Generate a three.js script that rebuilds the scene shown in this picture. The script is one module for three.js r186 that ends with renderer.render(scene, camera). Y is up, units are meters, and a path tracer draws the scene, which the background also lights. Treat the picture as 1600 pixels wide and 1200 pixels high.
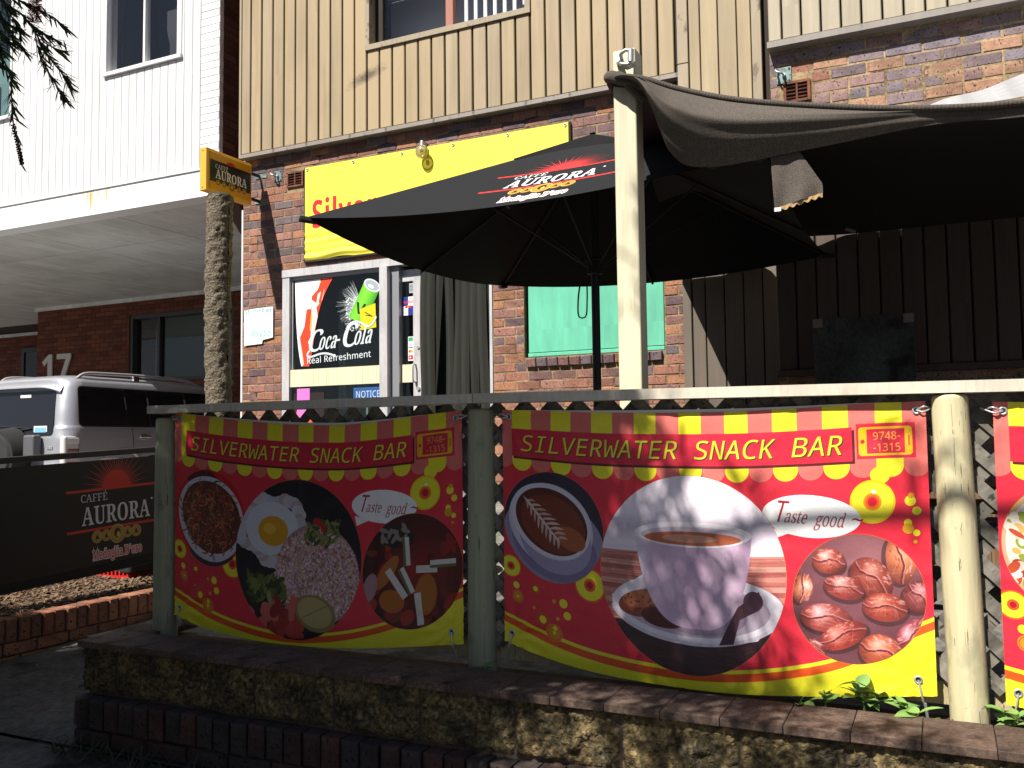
import * as THREE from 'three';
import { mergeGeometries, mergeVertices } from 'three/addons/utils/BufferGeometryUtils.js';
import { RoundedBoxGeometry } from 'three/addons/geometries/RoundedBoxGeometry.js';
import { FontLoader } from 'three/addons/loaders/FontLoader.js';
import { TextGeometry } from 'three/addons/geometries/TextGeometry.js';

// ------------------------------------------------------------------ camera, sky, sun, exposure
const R = Math.PI / 180;
const scene = new THREE.Scene();
const camera = new THREE.PerspectiveCamera(46.1, 4 / 3, 0.05, 600);
camera.position.set(0, 1.55, 3.4);
camera.rotation.order = 'YXZ';
camera.rotation.set(3.64 * R, 25.4 * R, -0.69 * R);
scene.add(camera);

const renderer = new THREE.WebGLRenderer({ antialias: true });
renderer.toneMapping = THREE.LinearToneMapping;
renderer.toneMappingExposure = 1.75;
renderer.shadowMap.enabled = true;

const SUN = new THREE.Vector3(-0.33, 1.34, 1).normalize();
{ // clear blue midday sky, brighter towards the horizon and round the sun
  const W = 256, H = 128, d = new Float32Array(W * H * 4), v = new THREE.Vector3();
  for (let j = 0; j < H; j++) for (let i = 0; i < W; i++) {
    const el = ((j + 0.5) / H - 0.5) * Math.PI, az = ((i + 0.5) / W - 0.5) * 2 * Math.PI;
    v.set(Math.cos(el) * Math.cos(az), Math.sin(el), Math.cos(el) * Math.sin(az));
    const h = Math.max(0, v.y), k = Math.pow(1 - h, 3), c = Math.max(0, v.dot(SUN)), g = 0.35 * Math.pow(c, 6);
    const o = (j * W + i) * 4;
    d[o] = 0.42 + 0.75 * k + g; d[o + 1] = 0.62 + 0.62 * k + g; d[o + 2] = 1.05 + 0.3 * k + g * 0.9; d[o + 3] = 1;
  }
  const t = new THREE.DataTexture(d, W, H, THREE.RGBAFormat, THREE.FloatType);
  t.mapping = THREE.EquirectangularReflectionMapping; t.magFilter = t.minFilter = THREE.LinearFilter; t.needsUpdate = true;
  scene.background = t; scene.environment = t;
  scene.environmentIntensity = 0.155; scene.backgroundIntensity = 0.155;
}
const sun = new THREE.DirectionalLight(0xfff7ec, 5);
sun.position.copy(SUN).multiplyScalar(30).add(new THREE.Vector3(-4, 0, -2));
sun.target.position.set(-4, 0, -2);
sun.castShadow = true; sun.shadow.radius = 1;
Object.assign(sun.shadow.camera, { left: -14, right: 14, top: 14, bottom: -14, near: 1, far: 70 });
sun.shadow.mapSize.set(4096, 4096);
scene.add(sun, sun.target);

// ------------------------------------------------------------------ helpers
let seed = 7;
const rnd = () => { seed = (seed + 0x6d2b79f5) | 0; let t = Math.imul(seed ^ (seed >>> 15), 1 | seed); t = (t + Math.imul(t ^ (t >>> 7), 61 | t)) ^ t; return ((t ^ (t >>> 14)) >>> 0) / 4294967296; };
const rr = (a, b) => a + (b - a) * rnd();
const pick = (a) => a[Math.floor(rnd() * a.length)];
const lerp = (a, b, t) => a + (b - a) * t;
const V = (x, y, z) => new THREE.Vector3(x, y, z);
function curve1(pts) { // smooth y(x) through points
  return (x) => {
    const n = pts.length; let i = 0;
    while (i < n - 2 && x > pts[i + 1][0]) i++;
    const p0 = pts[Math.max(0, i - 1)], p1 = pts[i], p2 = pts[i + 1], p3 = pts[Math.min(n - 1, i + 2)];
    const h = p2[0] - p1[0], t = Math.min(1.3, Math.max(-0.3, (x - p1[0]) / h));
    const m1 = (p2[1] - p0[1]) / (p2[0] - p0[0] || 1) * h, m2 = (p3[1] - p1[1]) / (p3[0] - p1[0] || 1) * h;
    const t2 = t * t, t3 = t2 * t;
    return (2 * t3 - 3 * t2 + 1) * p1[1] + (t3 - 2 * t2 + t) * m1 + (-2 * t3 + 3 * t2) * p2[1] + (t3 - t2) * m2;
  };
}
const names = new Map();
function numbered(n) { const k = names.get(n) ?? 0; names.set(n, k + 1); return k ? n + '_' + String(k).padStart(3, '0') : n; }
function tag(o, label, category, group) { o.userData = { label, category }; if (group) o.userData.group = group; return o; }
function thing(name, label, category, [x, y, z] = [0, 0, 0], group, turn = 0) {
  const o = new THREE.Group(); o.name = numbered(name); o.position.set(x, y, z); o.rotation.y = turn;
  scene.add(o); return tag(o, label, category, group);
}
function mesh(name, geo, m, parent) {
  const o = new THREE.Mesh(Array.isArray(geo) ? merge(geo) : geo, m);
  o.name = parent ? name : numbered(name); o.castShadow = o.receiveShadow = true; (parent ?? scene).add(o); return o;
}
function struct(name, geo, m) { const o = mesh(name, geo, m); o.userData.kind = 'structure'; return o; }
function merge(list) {
  return mergeGeometries(list.map((g) => {
    let h = g.index ? g.toNonIndexed() : g.clone();
    for (const k of Object.keys(h.attributes)) if (!['position', 'normal', 'uv'].includes(k)) h.deleteAttribute(k);
    if (!h.attributes.normal) h.computeVertexNormals();
    if (!h.attributes.uv) h.setAttribute('uv', new THREE.Float32BufferAttribute(new Float32Array(h.attributes.position.count * 2), 2));
    return h;
  }));
}
// planar texture coordinates in metres along the main axis of each face
function metric(g, ox = 0, oy = 0) {
  let h = g.index ? g.toNonIndexed() : g;
  if (!h.attributes.normal) h.computeVertexNormals();
  const p = h.attributes.position, n = h.attributes.normal, uv = new Float32Array(p.count * 2);
  for (let i = 0; i < p.count; i++) {
    const b = i - (i % 3);
    let ax = 0, ay = 0, az = 0;
    for (let k = 0; k < 3; k++) { ax += n.getX(b + k); ay += n.getY(b + k); az += n.getZ(b + k); }
    ax = Math.abs(ax); ay = Math.abs(ay); az = Math.abs(az);
    const x = p.getX(i), y = p.getY(i), z = p.getZ(i);
    const [u, v] = az >= ax && az >= ay ? [x, y] : ax >= ay ? [z, y] : [x, z];
    uv[i * 2] = u + ox; uv[i * 2 + 1] = v + oy;
  }
  h.setAttribute('uv', new THREE.BufferAttribute(uv, 2)); return h;
}
function box(w, h, d, x = 0, y = 0, z = 0) { return metric(new THREE.BoxGeometry(w, h, d), rr(0, 3), rr(0, 3)).translate(x, y, z); }
function box2(x0, x1, y0, y1, z0, z1) { return box(x1 - x0, y1 - y0, z1 - z0, (x0 + x1) / 2, (y0 + y1) / 2, (z0 + z1) / 2); }
// a box whose front (+z) edges are chamfered: 18 triangles
function brickGeo(w, h, d, c = 0.004, jit = 0) {
  const X = w / 2, Y = h / 2, Z = d / 2, q = () => rr(-jit, jit);
  const f = [[-X + c + q(), -Y + c + q(), Z + q()], [X - c + q(), -Y + c + q(), Z + q()], [X - c + q(), Y - c + q(), Z + q()], [-X + c + q(), Y - c + q(), Z + q()]];
  const m = [[-X, -Y, Z - c], [X, -Y, Z - c], [X, Y, Z - c], [-X, Y, Z - c]];
  const b = [[-X, -Y, -Z], [X, -Y, -Z], [X, Y, -Z], [-X, Y, -Z]];
  const P = [], quad = (a, e, g, i) => P.push(...a, ...e, ...g, ...a, ...g, ...i);
  quad(f[0], f[1], f[2], f[3]);
  for (let i = 0; i < 4; i++) { const j = (i + 1) % 4; quad(m[i], m[j], f[j], f[i]); quad(b[i], b[j], m[j], m[i]); }
  const g = new THREE.BufferGeometry(); g.setAttribute('position', new THREE.Float32BufferAttribute(P, 3)); g.computeVertexNormals();
  return metric(g, rr(0, 3), rr(0, 3));
}
function rbox(w, h, d, r, x = 0, y = 0, z = 0, s = 2) { return metric(new RoundedBoxGeometry(w, h, d, s, r), rr(0, 3), rr(0, 3)).translate(x, y, z); }
function grid(nu, nv, f, uvf) {
  const P = [], U = [], I = [];
  for (let j = 0; j <= nv; j++) for (let i = 0; i <= nu; i++) { const u = i / nu, v = j / nv; P.push(...f(u, v)); U.push(...(uvf ? uvf(u, v) : [u, 1 - v])); }
  for (let j = 0; j < nv; j++) for (let i = 0; i < nu; i++) { const a = j * (nu + 1) + i, b = a + 1, c = a + nu + 1, e = c + 1; I.push(a, c, b, b, c, e); }
  const g = new THREE.BufferGeometry();
  g.setAttribute('position', new THREE.Float32BufferAttribute(P, 3)); g.setAttribute('uv', new THREE.Float32BufferAttribute(U, 2)); g.setIndex(I); g.computeVertexNormals(); return g;
}
// a sheet with thickness
function sheet(nu, nv, f, t = 0.0012, uvf) {
  const a = grid(nu, nv, f, uvf), b = a.clone(), p = b.attributes.position, n = a.attributes.normal;
  for (let i = 0; i < p.count; i++) p.setXYZ(i, p.getX(i) - n.getX(i) * t, p.getY(i) - n.getY(i) * t, p.getZ(i) - n.getZ(i) * t);
  const ix = Array.from(b.index.array); for (let i = 0; i < ix.length; i += 3) [ix[i], ix[i + 2]] = [ix[i + 2], ix[i]];
  b.setIndex(ix); b.computeVertexNormals(); return merge([a, b]);
}
function tube(pts, r, seg = 0, rad = 6, closed = false) { return new THREE.TubeGeometry(new THREE.CatmullRomCurve3(pts.map((p) => V(...p)), closed), seg || pts.length * 5, r, rad, closed); }
function rod(a, b, r, rad = 8, r2 = r) {
  const A = V(...a), B = V(...b), d = B.clone().sub(A), g = new THREE.CylinderGeometry(r2, r, d.length(), rad);
  g.applyQuaternion(new THREE.Quaternion().setFromUnitVectors(V(0, 1, 0), d.clone().normalize())); const c = A.add(B).multiplyScalar(0.5); return g.translate(c.x, c.y, c.z);
}
function beam(a, b, w, t) { // flat bar in the x-y plane
  const d = Math.hypot(b[0] - a[0], b[1] - a[1]), g = box(d, w, t); g.rotateZ(Math.atan2(b[1] - a[1], b[0] - a[0]));
  return g.translate((a[0] + b[0]) / 2, (a[1] + b[1]) / 2, (a[2] + b[2]) / 2);
}

// ------------------------------------------------------------------ textures
const perm = (() => { const p = []; for (let i = 0; i < 4096; i++) p.push(rnd()); return p; })();
function vn(x, y, per, s) { // tileable value noise
  const xi = Math.floor(x), yi = Math.floor(y), fx = x - xi, fy = y - yi, w = (a) => a * a * (3 - 2 * a);
  const h = (i, j) => perm[((((i % per) + per) % per) * 131 + (((j % per) + per) % per) * 57 + s * 977) & 4095];
  return lerp(lerp(h(xi, yi), h(xi + 1, yi), w(fx)), lerp(h(xi, yi + 1), h(xi + 1, yi + 1), w(fx)), w(fy));
}
function fbm(u, v, base, oct, s, sx = 1, sy = 1) { let a = 0, w = 0.5, t = 0; for (let o = 0; o < oct; o++) { const f = base << o; a += w * vn(u * f * sx, v * f * sy, f * Math.max(sx, sy) | 0 || f, s + o); t += w; w *= 0.55; } return a / t; }
function tex(N, f, srgb = true, M = N) {
  const d = new Uint8Array(N * M * 4);
  for (let j = 0; j < M; j++) for (let i = 0; i < N; i++) {
    const c = f(i / N, j / M); const o = (j * N + i) * 4;
    if (typeof c === 'number') { d[o] = d[o + 1] = d[o + 2] = Math.max(0, Math.min(255, c * 255)); } else for (let k = 0; k < 3; k++) d[o + k] = Math.max(0, Math.min(255, c[k] * 255));
    d[o + 3] = 255;
  }
  const t = new THREE.DataTexture(d, N, M); t.wrapS = t.wrapT = THREE.RepeatWrapping; t.magFilter = THREE.LinearFilter; t.minFilter = THREE.LinearMipmapLinearFilter; t.generateMipmaps = true;
  if (srgb) t.colorSpace = THREE.SRGBColorSpace; t.needsUpdate = true; return t;
}
const rep = (t, x, y = x) => { const c = t.clone(); c.repeat.set(x, y); c.needsUpdate = true; return c; };
const cl = (x, a = 0, b = 1) => Math.max(a, Math.min(b, x));
const mottle = (u, v, s = 1) => fbm(u, v, 4, 5, s);
const T_brick = tex(256, (u, v) => { const m = mottle(u, v, 1), f = fbm(u, v, 32, 3, 9); const pit = f > 0.72 ? 0.45 : 1; return cl((0.74 + 0.5 * (m - 0.2)) * pit * (0.85 + 0.3 * fbm(u, v, 64, 2, 4))); });
const T_brickB = tex(256, (u, v) => fbm(u, v, 24, 4, 9), false);
const T_conc = tex(512, (u, v) => { const m = mottle(u, v, 3), f = fbm(u, v, 64, 3, 5), g = fbm(u, v, 8, 3, 17); return cl(0.55 + 0.5 * (m - 0.3) + 0.35 * (f - 0.5) - (g > 0.62 ? (g - 0.62) * 1.6 : 0)); });
const T_grit = tex(256, (u, v) => fbm(u, v, 48, 4, 21), false);
const T_rock = tex(512, (u, v) => { const m = fbm(u, v, 6, 5, 31), f = fbm(u, v, 48, 3, 23); const k = cl(0.6 + 0.5 * (m - 0.4) + 0.9 * (f - 0.5)); const a = cl((fbm(u, v, 4, 4, 41) - 0.52) * 5); return [k * lerp(1, 0.66, a), k * lerp(0.95, 0.66, a), k * lerp(0.82, 0.6, a)]; });
const T_rockB = tex(512, (u, v) => Math.abs(fbm(u, v, 12, 5, 33) - 0.5) * 1.6 + 0.4 * fbm(u, v, 40, 3, 35), false);
const T_wood = tex(256, (u, v) => { const w = fbm(u, v, 4, 4, 51, 8, 1), k = fbm(u, v, 8, 3, 55, 8, 1); return cl(0.62 + 0.55 * (w - 0.35) - (k > 0.68 ? (k - 0.68) * 3 : 0)); });
const T_woodB = tex(256, (u, v) => fbm(u, v, 8, 4, 55, 8, 1), false);
const T_paint = tex(512, (u, v) => { const s = fbm(u, v, 4, 4, 61, 10, 1), m = mottle(u, v, 63), f = fbm(u, v, 16, 4, 67); return cl(0.9 + 0.12 * (s - 0.5) + 0.16 * (m - 0.5) - (f > 0.68 ? (f - 0.68) * 2 : 0)); });
const T_board = tex(512, (u, v) => { const s = fbm(u, v, 4, 4, 61, 10, 1), m = mottle(u, v, 63); return cl(0.9 + 0.16 * (s - 0.5) + 0.16 * (m - 0.5) - (m > 0.6 && s > 0.55 ? (m - 0.6) * 0.5 : 0)); });
const T_peel = tex(512, (u, v) => { const s = fbm(u, v, 4, 4, 71, 10, 1), m = fbm(u, v, 6, 5, 73), k = fbm(u, v, 10, 4, 75, 12, 1); const crack = k > 0.765 ? 0.6 : 1; const g = cl((m - 0.64) * 8) * 0.14; return [cl((0.92 + 0.14 * (s - 0.5) - g) * crack), cl((0.92 + 0.14 * (s - 0.5) - g * 0.95) * crack), cl((0.92 + 0.14 * (s - 0.5) - g * 0.9) * crack)]; });
const T_wrinkle = tex(512, (u, v) => { const m = fbm(u, v, 3, 4, 121); return cl(0.5 + 0.5 * Math.sin(m * 24) * 0.4 + 0.5 * (fbm(u, v, 10, 3, 125) - 0.5)); }, false);
const T_cloth = tex(256, (u, v) => { const a = Math.sin(u * Math.PI * 2 * 64), b = Math.sin(v * Math.PI * 2 * 64); return cl(0.72 + 0.16 * a * b + 0.25 * (mottle(u, v, 81) - 0.5)); });
const T_knit = tex(256, (u, v) => { const a = 0.5 + 0.5 * Math.sin(u * Math.PI * 2 * 48), n = fbm(u, v, 64, 2, 83); return cl(0.45 + 0.4 * a * n + 0.45 * (n - 0.4)); });
const T_soil = tex(256, (u, v) => { const m = fbm(u, v, 10, 5, 91); return [cl(0.3 + m * 0.6), cl(0.26 + m * 0.5), cl(0.2 + m * 0.4)]; });
const T_render = tex(256, (u, v) => cl(0.6 + 0.5 * (fbm(u, v, 16, 4, 95) - 0.4)));
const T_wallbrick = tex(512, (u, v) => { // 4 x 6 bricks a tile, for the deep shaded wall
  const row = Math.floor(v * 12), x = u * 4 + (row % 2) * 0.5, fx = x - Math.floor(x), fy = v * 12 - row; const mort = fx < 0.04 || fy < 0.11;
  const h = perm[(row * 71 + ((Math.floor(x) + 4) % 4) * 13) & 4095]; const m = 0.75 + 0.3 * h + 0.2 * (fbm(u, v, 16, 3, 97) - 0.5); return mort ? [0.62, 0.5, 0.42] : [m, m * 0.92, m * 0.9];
});
const T_wallbrickB = tex(512, (u, v) => { const row = Math.floor(v * 12), x = u * 4 + (row % 2) * 0.5, fx = x - Math.floor(x), fy = v * 12 - row; return fx < 0.04 || fy < 0.11 ? 0.1 : 0.8 + 0.1 * fbm(u, v, 32, 2, 3); }, false);

const lin = (r, g, b) => new THREE.Color().setRGB(r, g, b);
function std(c, rough = 0.8, o = {}) { return new THREE.MeshStandardMaterial({ color: Array.isArray(c) ? lin(...c) : c, roughness: rough, side: THREE.DoubleSide, ...o }); }
const glassPane = (c = 0xffffff) => new THREE.MeshPhysicalMaterial({ color: c, roughness: 0.02, transmission: 1, thickness: 0, ior: 1.5, side: THREE.DoubleSide });
const BR = (c) => std(c, 0.85, { map: rep(T_brick, 2.5), bumpMap: rep(T_brickB, 3), bumpScale: 0.002 });
const M = {
  bricks: [[0.17, 0.105, 0.115], [0.24, 0.125, 0.11], [0.33, 0.145, 0.1], [0.4, 0.185, 0.1], [0.18, 0.135, 0.15], [0.28, 0.14, 0.125], [0.37, 0.18, 0.14]].map(BR),
  bricksWing: [[0.25, 0.185, 0.2], [0.29, 0.21, 0.225], [0.34, 0.21, 0.195], [0.46, 0.26, 0.17], [0.24, 0.2, 0.23], [0.31, 0.2, 0.195], [0.36, 0.16, 0.11], [0.27, 0.2, 0.21]].map(BR),
  mortar: std([0.62, 0.45, 0.26], 0.95, { map: rep(T_conc, 1.2) }),
  mortarDark: std([0.2, 0.15, 0.12], 0.95, { map: rep(T_conc, 1.2) }),
  boards: [[0.44, 0.345, 0.21], [0.415, 0.325, 0.2], [0.46, 0.36, 0.215], [0.425, 0.34, 0.22]].map((c) => std(c, 0.62, { map: rep(T_board, 0.7, 0.35) })),
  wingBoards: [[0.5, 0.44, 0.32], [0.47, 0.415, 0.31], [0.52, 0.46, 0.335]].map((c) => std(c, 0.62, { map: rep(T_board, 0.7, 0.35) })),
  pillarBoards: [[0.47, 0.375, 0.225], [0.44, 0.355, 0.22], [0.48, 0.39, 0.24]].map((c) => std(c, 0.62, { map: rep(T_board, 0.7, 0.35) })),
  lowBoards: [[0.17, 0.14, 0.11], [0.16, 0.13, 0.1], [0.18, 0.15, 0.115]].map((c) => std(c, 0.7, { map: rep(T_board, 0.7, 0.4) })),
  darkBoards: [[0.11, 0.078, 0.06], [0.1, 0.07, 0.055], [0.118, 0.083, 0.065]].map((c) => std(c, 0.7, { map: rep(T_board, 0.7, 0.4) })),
  gap: std([0.03, 0.024, 0.018], 0.9),
  trim: std([0.4, 0.33, 0.23], 0.6, { map: rep(T_paint, 1, 0.5) }),
  trimGrey: std([0.33, 0.3, 0.27], 0.5, { map: rep(T_paint, 1, 0.5) }),
  alu: std([0.72, 0.72, 0.74], 0.38, { metalness: 0.2, map: rep(T_board, 1.3) }),
  aluDark: std([0.32, 0.33, 0.36], 0.4, { metalness: 0.4 }),
  white: std([0.86, 0.87, 0.89], 0.6, { map: rep(T_board, 0.6, 0.25) }),
  whiteBoards: [[0.86, 0.87, 0.89], [0.84, 0.85, 0.88], [0.87, 0.87, 0.89]].map((c) => std(c, 0.55, { map: rep(T_board, 0.6, 0.25) })),
  soffit: std([0.8, 0.8, 0.78], 0.8, { map: rep(T_board, 0.3, 0.5) }),
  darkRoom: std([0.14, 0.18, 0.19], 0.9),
  glass: glassPane(), glassTint: glassPane(0xdfe8e6),
  creamPaint: std([0.72, 0.66, 0.41], 0.6, { map: rep(T_peel, 1.6, 0.8), bumpMap: rep(T_woodB, 1.5), bumpScale: 0.0015 }),
  greyPaint: std([0.4, 0.41, 0.27], 0.75, { map: rep(T_peel, 1.6, 0.8), bumpMap: rep(T_woodB, 1.5), bumpScale: 0.0015 }),
  creamClean: std([0.82, 0.77, 0.55], 0.55, { map: rep(T_board, 1.6, 0.6) }),
  rail: std([0.78, 0.73, 0.6], 0.55, { map: rep(T_board, 1.6, 3) }),
  lattice: [[0.34, 0.315, 0.265], [0.38, 0.35, 0.29], [0.3, 0.275, 0.23]].map((c) => std(c, 0.85, { map: rep(T_wood, 1.2, 3), bumpMap: rep(T_woodB, 1.5, 3), bumpScale: 0.001 })),
  timberRaw: std([0.5, 0.42, 0.24], 0.8, { map: rep(T_peel, 1.2, 2.2), bumpMap: rep(T_woodB, 1, 3), bumpScale: 0.004 }),
  block: [[0.36, 0.295, 0.175], [0.33, 0.27, 0.165], [0.38, 0.31, 0.19], [0.35, 0.29, 0.18]].map((c) => std(c, 0.95, { map: rep(T_rock, 1.7), bumpMap: rep(T_rockB, 2.4), bumpScale: 0.012 })),
  cap: [[0.25, 0.165, 0.125], [0.265, 0.175, 0.13], [0.24, 0.155, 0.115]].map((c) => std(c, 0.9, { map: rep(T_conc, 1.8), bumpMap: rep(T_grit, 4), bumpScale: 0.002 })),
  plinth: [[0.07, 0.038, 0.032], [0.06, 0.042, 0.036], [0.1, 0.042, 0.034], [0.055, 0.04, 0.035]].map(BR),
  ledge: [[0.36, 0.15, 0.085], [0.31, 0.125, 0.07], [0.4, 0.18, 0.1], [0.27, 0.12, 0.075]].map(BR),
  path: std([0.2, 0.19, 0.18], 0.95, { map: rep(T_conc, 0.6), bumpMap: rep(T_grit, 3), bumpScale: 0.004 }),
  asphalt: std([0.07, 0.07, 0.07], 0.95, { map: rep(T_conc, 0.4), bumpMap: rep(T_grit, 3), bumpScale: 0.004 }),
  soil: std([0.16, 0.11, 0.07], 1, { map: rep(T_soil, 1.5) }),
  black: std([0.016, 0.016, 0.018], 0.5), blackMatt: std([0.014, 0.014, 0.015], 0.85), canvas: new THREE.MeshPhysicalMaterial({ color: lin(0.02, 0.02, 0.0225), roughness: 0.85, specularIntensity: 0.25, side: THREE.DoubleSide, map: rep(T_cloth, 5), bumpMap: rep(T_cloth, 5), bumpScale: 0.0006 }),
  chrome: std([0.75, 0.75, 0.77], 0.2, { metalness: 1 }), galv: std([0.55, 0.56, 0.57], 0.42, { metalness: 0.7 }),
  plate: std([0.4, 0.62, 0.62], 0.6, { map: rep(T_conc, 4) }),
  terracotta: std([0.42, 0.14, 0.075], 0.85, { map: rep(T_conc, 3) }),
  leaf: std([0.1, 0.2, 0.04], 0.55, {}), leafB: std([0.17, 0.31, 0.08], 0.5, {}),
  bark: std([0.42, 0.35, 0.255], 1, { map: rep(T_render, 5), bumpMap: rep(T_rockB, 3), bumpScale: 0.02 }),
};
function canvas(w, h) { const c = document.createElement('canvas'); c.width = w; c.height = h; return [c, c.getContext('2d')]; }
function ctex(c) { const t = new THREE.CanvasTexture(c); t.colorSpace = THREE.SRGBColorSpace; t.magFilter = THREE.LinearFilter; t.minFilter = THREE.LinearMipmapLinearFilter; t.anisotropy = 8; return t; }

// ------------------------------------------------------------------ printed artwork
function blob(c, x, y, rx, ry, fill, rot = 0) { c.beginPath(); c.ellipse(x, y, rx, ry, rot, 0, 7); c.fillStyle = fill; c.fill(); }
function ring(c, x, y, r, cols) { cols.forEach(([k, f]) => blob(c, x, y, r * k, r * k, f)); }
function poly(c, pts, fill) { c.beginPath(); pts.forEach((p, i) => (i ? c.lineTo(...p) : c.moveTo(...p))); c.closePath(); c.fillStyle = fill; c.fill(); }
function stroke(c, pts, w, col) { c.beginPath(); pts.forEach((p, i) => (i ? c.lineTo(...p) : c.moveTo(...p))); c.lineWidth = w; c.strokeStyle = col; c.lineCap = 'round'; c.lineJoin = 'round'; c.stroke(); }
function say(c, s, x, y, size, font, fill, { w, skew = 0, rot = 0, align = 'left' } = {}) {
  c.save(); c.translate(x, y); c.rotate(rot); c.transform(1, 0, -skew, 1, 0, 0); c.font = (/bold/.test(font) ? 'bold ' : '') + size + 'px ' + font.replace(/bold |italic /g, ''); const m = c.measureText(s).width; if (w) c.scale(w / m, 1);
  c.fillStyle = fill; c.textAlign = align; c.textBaseline = 'alphabetic'; c.fillText(s, 0, 0); c.restore();
}
function aurora(c, x, y, w, { white = '#e6e6e6', red = '#d8352c', gold = '#b59645', lineFrom = -0.42, lineTo = 0.9, medals = true } = {}) {
  // x, y: left end of the word's baseline, w: width of the word
  const mx = x + w * 0.5, top = y - w * 0.42;
  c.save(); c.beginPath(); c.rect(mx - w, top - w, w * 2, w); c.clip();
  for (let i = 0; i < 33; i++) { const a = Math.PI * (i + 0.5) / 33, L = w * (i % 2 ? 0.52 : 0.36), b = 0.018; poly(c, [[mx + Math.cos(a - b * 3) * w * 0.14, top - Math.sin(a - b * 3) * w * 0.14], [mx + Math.cos(a) * L, top - Math.sin(a) * L], [mx + Math.cos(a + b * 3) * w * 0.14, top - Math.sin(a + b * 3) * w * 0.14]], red); }
  blob(c, mx, top, w * 0.2, w * 0.2, red); c.restore();
  c.fillStyle = red; c.fillRect(x + w * lineFrom, top, w * (lineTo - lineFrom) + w * 0.4, w * 0.03); c.fillRect(x + w * lineFrom, y + w * 0.045, w * (lineTo - lineFrom) + w * 0.32, w * 0.03);
  say(c, 'CAFFÉ', x - w * 0.01, y - w * 0.27, w * 0.125, 'serif', white, { w: w * 0.38 });
  say(c, 'AURORA', x, y, w * 0.3, 'bold serif', white, { w });
  blob(c, x + w * 1.03, y - w * 0.22, w * 0.014, w * 0.014, white);
  if (!medals) return;
  [[-0.29, 0.075], [-0.16, 0.07], [0, 0.115], [0.15, 0.07], [0.28, 0.075]].forEach(([dx, r], i) => {
    const X = mx + w * dx, Y = y + w * 0.15; blob(c, X, Y, w * r, w * r, gold); blob(c, X, Y, w * r * 0.8, w * r * 0.8, '#6d5524'); blob(c, X, Y, w * r * 0.74, w * r * 0.74, '#a58740');
    c.fillStyle = '#33260f'; if (i === 2) { blob(c, X, Y - w * r * 0.1, w * r * 0.4, w * r * 0.5, '#33260f'); blob(c, X + w * r * 0.12, Y + w * 0.01, w * r * 0.2, w * r * 0.3, '#c2a35a'); } else poly(c, [[X - w * r * 0.4, Y + w * r * 0.4], [X, Y - w * r * 0.5], [X + w * r * 0.4, Y + w * r * 0.4]], '#33260f');
  });
  c.save(); c.lineWidth = w * 0.025; c.font = 'bold ' + w * 0.15 + 'px serif'; c.translate(mx, y + w * 0.42); c.textAlign = 'center'; const k = w * 0.72 / c.measureText("Medaglia D'oro").width; c.scale(k, 1); c.strokeStyle = white; c.strokeText("Medaglia D'oro", 0, 0); c.fillStyle = red; c.fillText("Medaglia D'oro", 0, 0); c.restore();
}
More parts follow.
